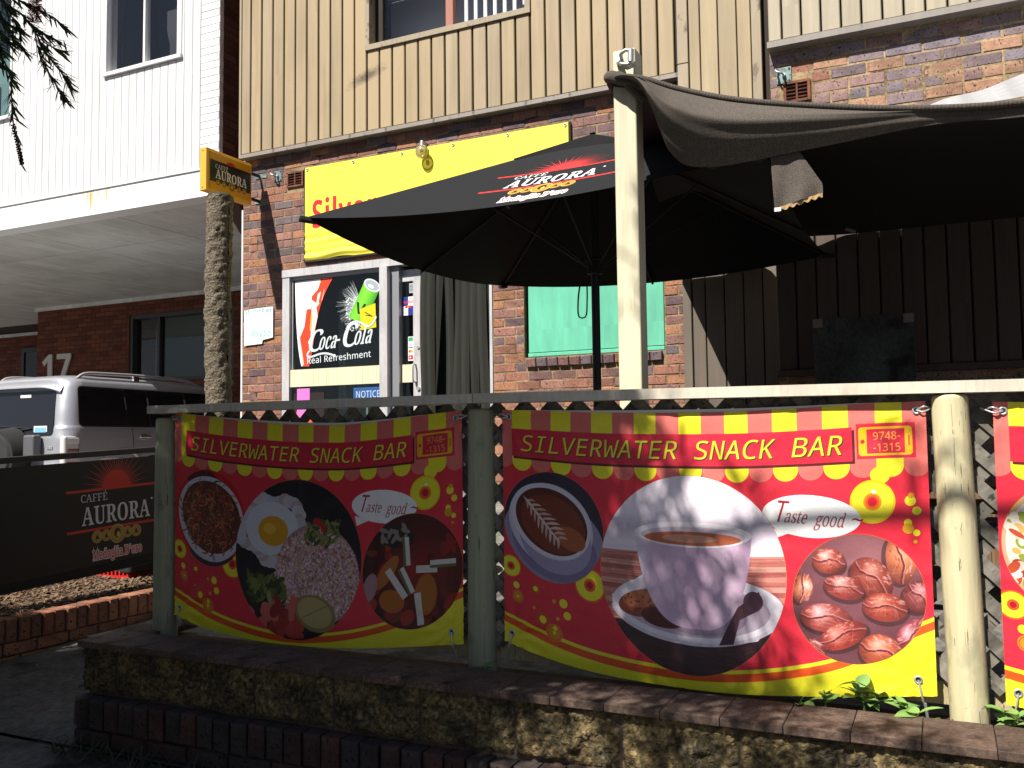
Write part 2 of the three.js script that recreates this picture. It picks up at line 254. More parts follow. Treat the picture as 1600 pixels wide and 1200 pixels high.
function bannerArt(kind) {
  const W = 1600, H = 980, [cv, c] = canvas(W, H), u = (x) => x * W, v = (y) => y * H;
  const red = '#da2c40', yel = '#ebe22e', sal = '#dc7068', org = '#e5561e';
  c.fillStyle = red; c.fillRect(0, 0, W, H);
  // bottom swoosh
  const S = curve1(kind === 1 ? [[0, 0.865], [0.25, 0.925], [0.49, 0.945], [0.77, 0.885], [1, 0.76]] : [[0, 0.872], [0.25, 0.915], [0.51, 0.925], [0.79, 0.872], [1, 0.735]]);
  const under = (off, col) => { c.beginPath(); for (let i = 0; i <= 60; i++) c.lineTo(u(i / 60), v(S(i / 60) + off)); c.lineTo(W, H); c.lineTo(0, H); c.closePath(); c.fillStyle = col; c.fill(); };
  under(0, yel); under(0.014, org); under(0.042, yel);
  // dots
  const dots = (list) => list.forEach(([x, y, r, k]) => ring(c, u(x), v(y), r * W, k === 0 ? [[1.12, '#e0661c'], [1, yel], [0.42, org], [0.24, '#a8102a']] : k === 1 ? [[1, '#d9861f'], [0.82, red], [0.74, '#d98a22'], [0.2, yel]] : k === 2 ? [[1, '#d8a01c']] : k === 3 ? [[1, '#cf4a22'], [0.5, yel]] : [[1, yel]]));
  dots([[0.02, 0.67, 0.026, 0], [0.235, 0.672, 0.036, 0], [0.035, 0.745, 0.009, 4], [0.04, 0.79, 0.016, 1], [0.09, 0.735, 0.013, 3], [0.165, 0.765, 0.011, 4], [0.175, 0.81, 0.01, 4], [0.14, 0.765, 0.005, 2], [0.11, 0.85, 0.019, 3], [0.14, 0.89, 0.022, 1], [0.142, 0.87, 0.006, 4], [0.15, 0.83, 0.005, 2], [0.085, 0.815, 0.004, 2]]);
  dots([[0.963, 0.34, 0.011, 4], [0.975, 0.375, 0.009, 4], [0.957, 0.415, 0.008, 4], [0.957, 0.435, 0.011, 2], [0.973, 0.45, 0.007, 4], [0.97, 0.48, 0.004, 2], [0.965, 0.322, 0.006, 2]]);
  // awning stripes
  const e = (k) => 0.027 + 0.0545 * k;
  c.fillStyle = sal; c.fillRect(0, 0, u(0.03), v(0.22)); blob(c, u(0.0), v(0.215), u(0.03), v(0.035), sal);
  for (let k = 0; k < 18; k++) { const x0 = u(e(k)), x1 = k === 17 ? W + 8 : u(e(k + 1)), col = k % 2 ? sal : yel; c.fillStyle = col; c.fillRect(x0, 0, x1 - x0, v(0.218)); blob(c, (x0 + x1) / 2, v(0.217), (x1 - x0) / 2, v(0.04), col); }
  blob(c, u(0.905), v(0.25), u(0.02), v(0.03), yel);
  // ribbon and name
  const rx = kind === 1 ? 0.046 : 0.027;
  poly(c, [[u(rx + 0.004), v(0.09)], [u(0.856), v(0.09)], [u(0.856), v(0.207)], [u(rx + 0.004), v(0.207)]], '#5a1a18');
  poly(c, [[u(rx), v(0.08)], [u(0.851), v(0.08)], [u(0.851), v(0.198)], [u(rx), v(0.198)]], '#cf2840');
  const x0 = kind === 1 ? 0.062 : 0.048, tw = 0.83 - x0;
  for (const [d, col] of [[4, '#3c3a12'], [0, '#e8df3c']]) say(c, 'SILVERWATER SNACK BAR', u(x0) + d, v(0.172) + d, v(0.094), 'monospace', col, { w: u(tw), skew: 0.2 });
  // telephone
  c.fillStyle = '#cf2840'; c.fillRect(u(0.86), v(0.07), u(0.118), v(0.122));
  c.beginPath(); c.roundRect(u(0.864), v(0.082), u(0.108), v(0.1), 12); c.fillStyle = '#e9b51c'; c.fill();
  c.fillStyle = '#cf2840'; c.fillRect(u(0.881), v(0.09), u(0.076), v(0.084)); blob(c, u(0.8725), v(0.132), 7, 7, '#cf2840'); c.fillRect(u(0.964), v(0.115), 4, v(0.035));
  say(c, '9748-', u(0.893), v(0.128), v(0.039), 'sans-serif', '#eda83a', { w: u(0.056) }); say(c, '-1315', u(0.893), v(0.168), v(0.039), 'sans-serif', '#eda83a', { w: u(0.056) });
  // big ring and speech bubble
  ring(c, u(0.888), v(0.34), 0.046 * W, [[1, '#e8c814'], [0.9, yel], [0.4, '#e8861c'], [0.3, org], [0.2, '#c0102c']]); blob(c, u(0.891), v(0.305), 7, 7, '#fff');
  poly(c, [[u(0.665), v(0.415)], [u(0.672), v(0.46)], [u(0.72), v(0.435)]], '#f3f2f2'); blob(c, u(0.759), v(0.382), u(0.105), v(0.074), '#f3f2f2', 0.12);
  const hand = { skew: 0.22, rot: 0.1 };
  say(c, 'T', u(0.676), v(0.395), v(0.105), 'sans-serif', '#a01c28', { ...hand, w: u(0.026) });
  say(c, 'aste', u(0.7), v(0.4), v(0.062), 'serif', '#a01c28', { ...hand, w: u(0.05) });
  say(c, 'good', u(0.766), v(0.415), v(0.066), 'serif', '#a01c28', { ...hand, w: u(0.062) }); say(c, '~', u(0.838), v(0.425), v(0.08), 'sans-serif', '#a01c28', hand);
  const clip = (x, y, r, bg, f) => { c.save(); c.beginPath(); c.ellipse(u(x), v(y), r * W, r * W, 0, 0, 7); c.lineWidth = 3; c.strokeStyle = '#d8762a'; c.stroke(); c.clip(); c.fillStyle = bg; c.fillRect(0, 0, W, H); c.translate(u(x), v(y)); c.scale(r * W, r * W); f(); c.restore(); };
  const soft = (x, y, r, a, b) => { const g = c.createRadialGradient(x, y, 0, x, y, r); g.addColorStop(0, a); g.addColorStop(1, b); return g; };
  if (kind === 2) {
    clip(0.137, 0.47, 0.135, '#2e2338', () => { // flat white with leaf pattern
      blob(c, 0, 0.25, 1.02, 0.78, '#8f8aa9', 0.15); blob(c, 0.02, 0.36, 0.86, 0.6, '#7d7198', 0.2); blob(c, -0.05, -0.02, 0.86, 0.76, '#c6c2d2', 0.35); blob(c, 0.04, 0.2, 0.74, 0.62, '#9d95b4', 0.3); blob(c, -0.05, -0.1, 0.82, 0.66, '#d2cfdb', 0.35);
      blob(c, -0.03, -0.1, 0.74, 0.58, '#541f16', 0.35); blob(c, 0.0, -0.06, 0.66, 0.5, '#74301c', 0.35); blob(c, 0.36, 0.16, 0.3, 0.2, '#a1532c', 0.3);
      for (let i = 0; i < 9; i++) { const t = i / 8, x = -0.5 + t * 0.62, y = -0.42 + t * 0.6, L = 0.05 + 0.2 * Math.sin(0.5 + t * 2); for (const q of [1, -1]) { const a = 0.77 - q * 0.95; c.save(); c.translate(x, y); c.rotate(a); c.beginPath(); c.moveTo(0, -0.012); c.quadraticCurveTo(L * 0.6, -0.05 - 0.02 * t, L * 1.15, 0.03 * q); c.quadraticCurveTo(L * 0.6, 0.025, 0, 0.012); c.closePath(); c.fillStyle = 'rgba(214,190,182,' + rr(0.7, 0.95) + ')'; c.fill(); c.restore(); } }
      poly(c, [[-0.6, -0.5], [-0.47, -0.42], [0.16, 0.24], [0.13, 0.26], [-0.51, -0.38]], '#d2bab2');
    });
    clip(0.484, 0.592, 0.22, '#efe6f1', () => { // tea cup on saucer
      c.fillStyle = '#f4eaf6'; c.fillRect(-1, -1, 2, 0.62); const g = c.createLinearGradient(0, -0.6, 0, -0.3); g.addColorStop(0, '#f0e7f3'); g.addColorStop(0.5, '#c3b6c6'); g.addColorStop(1, '#efe4f0'); c.fillStyle = g; c.fillRect(-1, -0.6, 2, 0.35); c.fillStyle = '#eadfec'; c.fillRect(-1, -0.26, 2, 0.1);
      for (let i = 0; i < 26; i++) { const y = -0.2 + i * 0.05; c.fillStyle = ['#c98378', '#b56a60', '#d79a8d', '#a65c55'][i % 4]; c.fillRect(-1, y, 2, 0.052); for (let k = 0; k < 14; k++) stroke(c, [[rr(-1, 1), y + rr(0, 0.05)], [rr(-1, 1), y + rr(0, 0.05)]], 0.006, 'rgba(90,40,40,0.28)'); }
      c.fillStyle = '#3a2229'; c.fillRect(-1, 0.52, 2, 0.6); for (let i = 0; i < 60; i++) stroke(c, [[rr(-1, 1), rr(0.6, 1)], [rr(-1, 1), rr(0.6, 1)]], 0.006, 'rgba(120,80,84,0.12)');
      poly(c, [[-0.88, 0.28], [-0.7, 0.5], [-0.3, 0.66], [0.2, 0.7], [0.7, 0.62], [0.95, 0.3], [0.3, 0.0], [-0.5, 0.02]], '#efe9f3'); blob(c, 0.05, 0.33, 0.92, 0.34, '#e9e2ee'); blob(c, 0.05, 0.36, 0.78, 0.26, '#b9a9bb'); blob(c, 0.1, 0.4, 0.5, 0.2, '#97849a');
      c.beginPath(); c.ellipse(0.05, 0.33, 0.92, 0.36, 0, 0.1, 3.0); c.lineWidth = 0.035; c.strokeStyle = '#d7cbdc'; c.stroke();
      blob(c, -0.5, 0.33, 0.3, 0.14, '#8e4a34', -0.15); blob(c, -0.55, 0.29, 0.2, 0.09, '#b06a48', -0.15); blob(c, -0.3, 0.46, 0.24, 0.1, '#54241e', 0.1); for (let i = 0; i < 26; i++) blob(c, rr(-0.72, -0.25), rr(0.22, 0.42), 0.012, 0.01, '#6a2c20');
      const cg = c.createLinearGradient(-0.6, 0, 0.65, 0); cg.addColorStop(0, '#e2d3e6'); cg.addColorStop(0.2, '#d0b5d0'); cg.addColorStop(0.55, '#c9a9c6'); cg.addColorStop(0.8, '#d8bdd6'); cg.addColorStop(1, '#b899b7');
      c.beginPath(); c.moveTo(-0.6, -0.42); c.bezierCurveTo(-0.55, 0.2, -0.35, 0.52, -0.05, 0.54); c.lineTo(0.2, 0.54); c.bezierCurveTo(0.48, 0.5, 0.62, 0.15, 0.66, -0.4); c.closePath(); c.fillStyle = cg; c.fill();
      blob(c, 0.03, -0.4, 0.63, 0.13, '#f3edf4'); blob(c, 0.03, -0.385, 0.56, 0.095, '#d9c6d4'); blob(c, 0.03, -0.36, 0.52, 0.07, '#bf6a48'); blob(c, 0.0, -0.36, 0.3, 0.04, '#d79a80');
      poly(c, [[0.72, 0.14], [0.5, 0.3], [0.42, 0.44], [0.3, 0.68], [0.45, 0.66], [0.52, 0.42], [0.68, 0.34], [0.76, 0.24]], '#4a2c3a'); blob(c, 0.66, 0.24, 0.1, 0.1, '#5c3a4a', 0.5);
    });
    clip(0.851, 0.67, 0.135, '#5a3038', () => { // coffee beans
      c.fillStyle = soft(0.2, -0.6, 1.2, '#8a565a', '#552a34'); c.fillRect(-1, -1, 2, 2);
      const bean = (x, y, a, b, rot, base, hi) => { c.save(); c.translate(x, y); c.rotate(rot); blob(c, 0.02, 0.05, a * 1.05, b * 1.08, 'rgba(30,8,12,0.6)'); const g = c.createRadialGradient(-a * 0.3, -b * 0.4, 0, 0, 0, a * 1.1); g.addColorStop(0, hi); g.addColorStop(0.45, base); g.addColorStop(1, '#4a1512'); blob(c, 0, 0, a, b, g); const q = []; for (let i = 0; i <= 14; i++) q.push([-a * 0.95 + i * a * 1.9 / 14, Math.sin(i * 0.55) * b * 0.16 + rr(-0.01, 0.01)]); stroke(c, q, 0.03, '#57181a'); stroke(c, q.map(([m, n]) => [m, n - b * 0.1]), 0.02, 'rgba(236,176,168,0.4)'); for (let i = 0; i < 26; i++) { const A = rr(3.4, 5.8), Q = rr(0.55, 0.95); blob(c, Math.cos(A) * a * Q, Math.sin(A) * b * Q, rr(0.01, 0.05), rr(0.006, 0.02), 'rgba(250,214,214,' + rr(0.1, 0.4) + ')', rr(-0.5, 0.5)); } for (let i = 0; i < 16; i++) blob(c, rr(-0.8, 0.8) * a, rr(0, 0.8) * b, rr(0.01, 0.05), rr(0.006, 0.02), 'rgba(60,12,14,0.25)', rr(-0.5, 0.5)); for (let i = 0; i < 9; i++) stroke(c, [[rr(-a, a) * 0.7, rr(-b, b) * 0.7], [rr(-a, a) * 0.7, rr(-b, b) * 0.7]], 0.01, 'rgba(240,180,170,0.25)'); c.restore(); };
      bean(-0.42, -0.6, 0.26, 0.2, 0.2, '#a5402c', '#f3d8d0'); bean(0.66, -0.6, 0.4, 0.22, 1.5, '#b9623a', '#e2a880'); bean(-0.84, -0.18, 0.24, 0.16, 1.7, '#b0603c', '#f0d0c0'); bean(0.22, -0.32, 0.36, 0.27, 0.8, '#8e3426', '#d99a8a'); bean(0.9, -0.02, 0.24, 0.24, 0.9, '#8c3c3c', '#d8a0a8'); bean(-0.2, -0.18, 0.32, 0.18, 0.3, '#8f2f28', '#eebfb8'); bean(-0.5, 0.28, 0.4, 0.22, 0.12, '#94362e', '#f0c8cc'); bean(0.4, 0.14, 0.34, 0.22, 0.15, '#9c3524', '#d88a70'); bean(0.82, 0.55, 0.32, 0.2, -0.6, '#8d3038', '#eec0cc'); bean(-0.24, 0.56, 0.38, 0.2, -0.35, '#96281e', '#e8a090'); bean(0.32, 0.82, 0.34, 0.26, 0.4, '#b54a2c', '#f2b8a0'); bean(-0.7, 0.75, 0.2, 0.14, 0.4, '#7a2620', '#b06058'); c.fillStyle = 'rgba(240,190,200,0.13)'; c.fillRect(-1, -1, 2, 2);
    });
  } else if (kind === 1) {
    clip(0.144, 0.478, 0.138, '#c8142c', () => { // noodles in an oval white bowl
      blob(c, -0.2, -0.75, 0.5, 0.3, '#5c1420', 0.3); blob(c, 0.05, 0.75, 0.62, 0.4, '#3e2038', 0.1); blob(c, 0, 0.02, 0.94, 0.88, '#c9c6d4', 0.25); blob(c, 0.02, -0.02, 0.84, 0.74, '#5d2a20', 0.25);
      for (let i = 0; i < 420; i++) { const a = rr(0, 6.3), q = Math.sqrt(rnd()) * 0.74, x = Math.cos(a) * q, y = Math.sin(a) * q * 0.95, d = rr(0, 6.3), L = rr(0.1, 0.3); c.beginPath(); c.moveTo(x, y); c.quadraticCurveTo(x + Math.cos(d) * L * 0.6, y + Math.sin(d) * L * 0.6, x + Math.cos(d + 0.8) * L, y + Math.sin(d + 0.8) * L); c.lineWidth = rr(0.015, 0.03); c.strokeStyle = pick(['#8a3a24', '#a04a2e', '#b4603c', '#6a2418', '#7c3426', '#48401f', '#5a4a34', '#c07a50', '#2e1a16']); c.stroke(); }
    });
    clip(0.468, 0.615, 0.221, '#1f1624', () => { // fried rice plate with egg
      blob(c, 0, 0.0, 0.98, 0.98, '#191320'); for (let i = 0; i < 46; i++) { const A = i / 46 * 6.283, Q = 0.42 + 0.05 * Math.sin(A * 5) + rr(-0.02, 0.02); blob(c, -0.4 + Math.cos(A) * Q * 1.2, -0.36 + Math.sin(A) * Q * 0.9, 0.1, 0.08, pick(['#b9bac6', '#c8c0c0', '#c4c5cf', '#b8a4a0'])); } blob(c, -0.42, -0.36, 0.42, 0.34, '#cfd0d8'); blob(c, -0.4, -0.33, 0.24, 0.19, '#d79a1c'); blob(c, -0.46, -0.36, 0.1, 0.07, '#e8b93c');
      blob(c, 0.32, 0.18, 0.66, 0.62, '#a08080', 0.5); for (let i = 0; i < 2300; i++) { const a = rr(0, 6.3), q = Math.sqrt(rnd()), x = 0.3 + Math.cos(a) * q * 0.66, y = 0.2 + Math.sin(a) * q * 0.6; blob(c, x, y, rr(0.015, 0.034), rr(0.009, 0.016), pick(['#c8a8b0', '#d8bcc2', '#b48c94', '#e2ccd0', '#c09a90', '#a87a74', '#caa26c', '#9c5a50', '#d0b2b8']), rr(0, 3)); }
      for (let i = 0; i < 70; i++) blob(c, rr(0.1, 0.65), rr(-0.5, -0.2), rr(0.03, 0.08), rr(0.012, 0.03), pick(['#4e5c2c', '#6b7438', '#3c4a28', '#808048']), rr(0, 3)); blob(c, 0.32, -0.48, 0.07, 0.045, '#c01824', 0.5); blob(c, 0.4, -0.4, 0.04, 0.05, '#c01824');
      for (let i = 0; i < 70; i++) blob(c, rr(-0.78, -0.2), rr(0.25, 0.55), rr(0.04, 0.1), rr(0.02, 0.05), pick(['#3c4e20', '#56682c', '#2c3a1c', '#6f7c3a']), rr(0, 3)); stroke(c, [[-0.45, 0.45], [-0.38, 0.72]], 0.06, '#8a9458');
      for (let i = 0; i < 26; i++) blob(c, rr(-0.75, 0.1), rr(0.55, 0.95), rr(0.08, 0.18), rr(0.05, 0.1), pick(['#a02a24', '#b8403a', '#8c1f22', '#c86058']), rr(0, 3)); blob(c, 0.3, 0.66, 0.33, 0.22, '#8a7c48', 0.3); blob(c, 0.29, 0.65, 0.28, 0.18, '#b3a06a', 0.3); stroke(c, [[0.1, 0.72], [0.48, 0.56]], 0.012, '#80703c');
    });
    clip(0.846, 0.675, 0.153, '#31131c', () => { // hot pot with leek sticks
      c.fillStyle = soft(0.2, 0, 1.3, '#8c1418', '#2a0c14'); c.fillRect(-1, -1, 2, 2); for (let i = 0; i < 40; i++) blob(c, rr(-0.9, 0.9), rr(-0.5, 0.9), rr(0.08, 0.2), rr(0.05, 0.14), pick(['#6e1416', '#8e1c1a', '#5a1014', '#a03024', '#742c1a']), rr(0, 3));
      blob(c, -0.3, -0.62, 0.36, 0.2, '#231a22', 0.2); for (let i = 0; i < 12; i++) blob(c, rr(-0.6, -0.1), rr(-0.8, -0.5), 0.1, 0.04, '#8c8078', rr(0, 3)); blob(c, 0.28, 0.42, 0.22, 0.36, '#a8641c', 0.1); blob(c, -0.4, 0.5, 0.26, 0.2, '#b0601c', 0.3); blob(c, -0.5, 0.0, 0.36, 0.13, '#b0642c', -0.9); blob(c, -0.85, 0.25, 0.14, 0.26, '#a8808a', 0.3);
      const stick = (x, y, L, a, g) => { c.save(); c.translate(x, y); c.rotate(a); c.fillStyle = '#d6d2cc'; c.fillRect(-L / 2, -0.065, L, 0.13); if (g) { c.fillStyle = '#5c6a34'; c.fillRect(-L / 2, 0.02, L, 0.05); } c.restore(); };
      stick(-0.3, 0.2, 0.62, 0.95); stick(-0.1, 0.16, 0.5, 1.1, 1); stick(0.3, -0.02, 0.42, 0.03); stick(0.62, -0.1, 0.5, 0.0, 1); stick(0.15, 0.66, 0.56, 1.45); stick(-0.1, -0.35, 0.5, 1.5, 1);
    });
  } else {
    clip(0.14, 0.47, 0.135, '#c9a486', () => { blob(c, 0, 0, 0.95, 0.9, '#d8d2c8'); for (let i = 0; i < 300; i++) blob(c, rr(-0.9, 0.9), rr(-0.8, 0.8), rr(0.04, 0.12), rr(0.03, 0.08), pick(['#b5482a', '#c97a3a', '#d9a85c', '#8c9a3c', '#e6d8c8', '#a8341f', '#c9beb2']), rr(0, 3)); });
    clip(0.47, 0.6, 0.22, '#d8c0a8', () => { for (let i = 0; i < 300; i++) blob(c, rr(-0.9, 0.9), rr(-0.8, 0.8), rr(0.04, 0.14), rr(0.03, 0.09), pick(['#b5482a', '#c97a3a', '#d9a85c', '#8c9a3c', '#e6d8c8']), rr(0, 3)); });
  }
  // the coarse dots of a large-format print
  for (let i = 0; i < 26000; i++) { c.fillStyle = rnd() < 0.5 ? 'rgba(255,255,255,0.05)' : 'rgba(0,0,0,0.06)'; c.fillRect(rr(0, W), rr(0, H), rr(1, 5), rr(1, 4)); }
  return ctex(cv);
}
function windowArt() { // translucent print on the shop window: 1175 x 990 mm
  const W = 1175, H = 990, [cv, c] = canvas(W, H);
  c.clearRect(0, 0, W, H);
  c.save(); c.beginPath(); c.moveTo(20, 10); c.lineTo(540, 0); c.bezierCurveTo(380, 200, 320, 400, 285, 640); c.bezierCurveTo(260, 800, 230, 900, 215, 965); c.lineTo(110, 960); c.bezierCurveTo(60, 800, 30, 500, 20, 10); c.clip();
  const g = c.createLinearGradient(0, 0, 300, 500); g.addColorStop(0, '#f2d8cc'); g.addColorStop(1, '#ee5a30'); c.fillStyle = '#f4ece8'; c.fillRect(0, 0, W, H);
  poly(c, [[540, 0], [380, 10], [330, 120], [250, 190], [240, 330], [180, 330], [150, 520], [90, 640], [130, 960], [230, 965], [300, 600]], '#e8401f'); poly(c, [[250, 230], [235, 640], [200, 700], [250, 800], [290, 560], [330, 420], [300, 260]], '#f8e3da'); poly(c, [[330, 170], [300, 330], [390, 240], [420, 120]], '#f6dcd0'); stroke(c, [[380, 20], [400, 110], [360, 260]], 34, '#e8401f'); stroke(c, [[250, 400], [235, 560]], 26, '#f3b04a'); stroke(c, [[40, 40], [60, 520], [140, 940]], 12, '#f6c8c0'); c.restore();
  // ice burst and green can
  for (let i = 0; i < 170; i++) { const a = rr(2.2, 4.4), L = rr(40, 330); stroke(c, [[900, 330], [900 + Math.cos(a) * L, 330 + Math.sin(a) * L * 0.9]], rr(1, 3.4), 'rgba(230,240,245,0.55)'); }
  for (let i = 0; i < 260; i++) blob(c, 860 + rr(-160, 60), 420 + rr(-180, 190), rr(2, 10), rr(2, 8), 'rgba(225,240,240,0.75)');
  c.save(); c.beginPath(); c.moveTo(700, 0); c.lineTo(W, 0); c.lineTo(W, 260); c.lineTo(740, 640); c.lineTo(640, 640); c.closePath(); c.clip(); c.translate(960, 280); c.rotate(0.5); const cg = c.createLinearGradient(-120, 0, 120, 0); cg.addColorStop(0, '#5cb524'); cg.addColorStop(0.35, '#7fe03a'); cg.addColorStop(0.8, '#4ea81f'); cg.addColorStop(1, '#2c7a16'); c.fillStyle = cg; c.fillRect(-110, -160, 220, 420); blob(c, 0, -165, 112, 62, '#c9d2d8'); blob(c, 0, -165, 92, 48, '#9aa6ae'); blob(c, -10, -150, 40, 18, '#e6ecee'); say(c, 'V', -70, 190, 170, 'bold sans-serif', '#1c1d12', { w: 130, rot: -0.2 }); c.restore();
  // yellow poster behind
  poly(c, [[880, 380], [1080, 330], [1090, 590], [900, 610]], '#cfc314'); stroke(c, [[950, 420], [1040, 470], [960, 450]], 10, '#3a3510');
  // script lettering
  const word = (o, col) => { c.save(); c.translate(o, o); say(c, 'C', 170, 812, 330, 'bold serif', col, { w: 190, skew: 0.34, rot: -0.05 }); say(c, 'oca', 330, 792, 250, 'bold serif', col, { w: 240, skew: 0.34, rot: -0.05 }); say(c, '-', 575, 750, 190, 'bold serif', col, { rot: -0.05 }); say(c, 'C', 620, 784, 350, 'bold serif', col, { w: 200, skew: 0.34, rot: -0.05 }); say(c, 'ola', 790, 764, 270, 'bold serif', col, { w: 235, skew: 0.34, rot: -0.05 }); c.lineCap = 'round'; c.beginPath(); c.moveTo(215, 800); c.bezierCurveTo(160, 850, 200, 880, 300, 850); c.bezierCurveTo(400, 820, 460, 830, 560, 868); c.lineWidth = 22; c.strokeStyle = col; c.stroke(); c.beginPath(); c.moveTo(720, 560); c.bezierCurveTo(800, 470, 900, 520, 950, 560); c.bezierCurveTo(1000, 600, 1060, 540, 1085, 480); c.lineWidth = 20; c.stroke(); c.restore(); };
  word(7, 'rgba(50,55,60,0.5)'); word(0, '#c9d4d8');
  say(c, 'Real Refreshment', 180, 940, 96, 'sans-serif', '#d4dfe4', { w: 845, rot: -0.045 });
  return ctex(cv);
}

// ------------------------------------------------------------------ ground
struct('ground', new THREE.CircleGeometry(260, 48).rotateX(-Math.PI / 2).translate(0, -0.16, 0), M.asphalt);
const pathY = (z) => 0.17 + 0.05 * (0.4 - z);
function slope(name, x0, x1, z0, z1, f, m, t = 0.1, nx = 12, nz = 16) { // walkable sheet with thickness
  const g = grid(nx, nz, (u, v) => [lerp(x0, x1, u), f(lerp(z0, z1, v), lerp(x0, x1, u)), lerp(z0, z1, v)], (u, v) => [lerp(x0, x1, u), lerp(z0, z1, v)]);
  return struct(name, g, m);
}
slope('path', -5.36, 9, -4.2, 0.425, (z) => pathY(z), M.path);
slope('pavement', -14, 14, 0.445, 7.5, (z, x) => pathY(z) - 0.004, M.path);
struct('pavement_joint', box2(-5.36, 9, 0.05, 0.135, 0.42, 0.45), M.gap);
const driveY = (z) => (z < -3.9 ? 0.69 : lerp(0.69, 0.12, Math.min(1, (z + 3.9) / 6)));
slope('driveway', -30, -7.3, -14, 3.5, (z) => driveY(z), std([0.55, 0.54, 0.51], 0.95, { map: rep(T_conc, 0.5) }), 0.1, 6, 24);
const deckY = (z) => 0.58 + 0.5 * Math.min(1, Math.max(0, -z - 0.4) / 3.5);
slope('terrace_floor', -4.0, 6, -4.4, 0.1, (z) => deckY(z), std([0.42, 0.4, 0.37], 0.9, { map: rep(T_conc, 0.6) }), 0.1, 8, 12);

// ------------------------------------------------------------------ the brick shop building
{
  const b = thing('shop_building', 'brick shop building with tan ribbed cladding upstairs and a glazed snack bar front', 'building', [0, 0, 0]);
  const ZF = -4.25, ZC = -4.16, ZW = -3.25;
  // mortar backing with openings
  const wallShape = (x0, x1, y0, y1, holes) => { const s = new THREE.Shape(); s.moveTo(x0, y0); s.lineTo(x1, y0); s.lineTo(x1, y1); s.lineTo(x0, y1); s.closePath(); for (const [a, c, d, e] of holes) { const h = new THREE.Path(); h.moveTo(a, d); h.lineTo(c, d); h.lineTo(c, e); h.lineTo(a, e); h.closePath(); s.holes.push(h); } return s; };
  const ext = (s, z, d) => metric(new THREE.ExtrudeGeometry(s, { depth: d, bevelEnabled: false })).translate(0, 0, z);
  const holes = [[-6.36, -3.825, 0.6, 3.42], [-3.5, -2.15, 2.33, 3.3]];
  const wall = mesh('wall', [ext(wallShape(-6.908, -0.9, 0.3, 4.9, holes), ZF - 0.2535, 0.25)], M.mortar, b);
  const wing = mesh('wing_wall', [ext(wallShape(-1.036, 4.5, 0.3, 4.6, []), ZW - 0.2525, 0.25)], std([0.78, 0.58, 0.32], 0.95, { map: rep(T_conc, 1.2) }), b);
  mesh('upper_wall', [box2(-6.85, -5.25, 4.95, 8, ZF - 0.25, ZC - 0.06), box2(-5.25, -3.3, 4.95, 5.55, ZF - 0.25, ZC - 0.06), box2(-3.3, -1.0, 4.95, 8, ZF - 0.25, ZC - 0.06), box2(-1.02, 4.5, 4.65, 8, ZW - 0.25, ZW + 0.02)], M.gap, b);
  mesh('side_wall', [box2(-6.9, -6.7, 0.3, 8, -13, ZF - 0.27), box2(4.3, 4.5, 0.3, 8, -13, ZW - 0.27), box2(-6.9, 4.5, 0.3, 8, -13.2, -13)], M.bricks[2], b);
  mesh('roof', box2(-7, 4.6, 8.01, 8.2, -13.3, -3.0), M.trimGrey, b);
  mesh('return_wall', box2(-1.0, -0.9, 0.3, 8, ZF, ZW - 0.27), M.bricks[1], b);
  // bricks: course by course, cut round the openings; the largest 300 are single meshes
  const all = [], bh = 0.076, P = 0.086;
  const course = (host, z, x0, x1, y, off, head, blocks, mats) => {
    const L = head ? 0.12 : 0.24, free = [];
    for (let x = x0 - off; x < x1; x += L) free.push([Math.max(x, x0), Math.min(x + L - 0.01, x1)]);
    for (let [a, c] of free) {
      let segs = [[a, c]];
      for (const [p, q, r, s] of blocks) if (y + bh > r && y < s) segs = segs.flatMap(([m, n]) => [[m, Math.min(n, p - 0.002)], [Math.max(m, q + 0.002), n]].filter(([i, j]) => j - i > 0.02));
      for (const [m, n] of segs) if (n - m > 0.03) all.push({ host, z, x: (m + n) / 2, w: n - m, y: y + bh / 2, mats });
    }
  };
  for (let i = 0, y = 1.0; y + bh < 4.72; y += P, i++) course(wall, ZF, -6.908, -1.95, y, (i % 2) * 0.12 + 0.03, i % 7 === 3, [...holes, [-3.48, -2.16, 2.244, 2.33], [-6.3, -6.07, 4.31, 4.485], [-2.37, -2.15, 4.3, 4.47]], M.bricks);
  for (let x = -6.355; x < -3.85; x += 0.24) { const w = Math.min(0.23, -3.83 - x); if (w > 0.03) all.push({ host: wall, z: ZF, x: x + w / 2, w, y: 3.4535, sy: 0.061 / bh, mats: M.bricks }); }
  for (let i = 0, y = 1.0; y + bh < 4.37; y += P, i++) course(wing, ZW, -1.035, 3.4, y, (i % 2) * 0.12 + 0.06, i % 8 === 2, [[-0.95, -0.75, 3.965, 4.13]], M.bricksWing);
  camera.updateMatrixWorld(); camera.updateProjectionMatrix();
  const q = V(0, 0, 0), inside = (p, pts) => { let k = false; for (let i = 0, j = pts.length - 1; i < pts.length; j = i++) if ((pts[i][1] > p[1]) !== (pts[j][1] > p[1]) && p[0] < (pts[j][0] - pts[i][0]) * (p[1] - pts[i][1]) / (pts[j][1] - pts[i][1]) + pts[i][0]) k = !k; return k; };
  const hides = [[[478, 262], [892, 190], [930, 213], [1045, 225], [1060, 245], [1700, 160], [1700, 1300], [-50, 1300], [-50, 650], [378, 632], [1060, 606], [1060, 425], [790, 446], [620, 402], [482, 410]]];
  for (const k of all) { q.set(k.x, k.y, k.z).project(camera); const px = [(q.x + 1) * 800, (1 - q.y) * 600]; const off = px[0] < -20 || px[0] > 1640 || px[1] < -20 || hides.some((h) => inside(px, h)) || (k.host === wing && px[1] > 190); k.size = off ? 0 : k.w / q.set(k.x, k.y, k.z).distanceTo(camera.position); }
  all.sort((a, c) => c.size - a.size);
  const shapes = new Map(), rest = new Map();
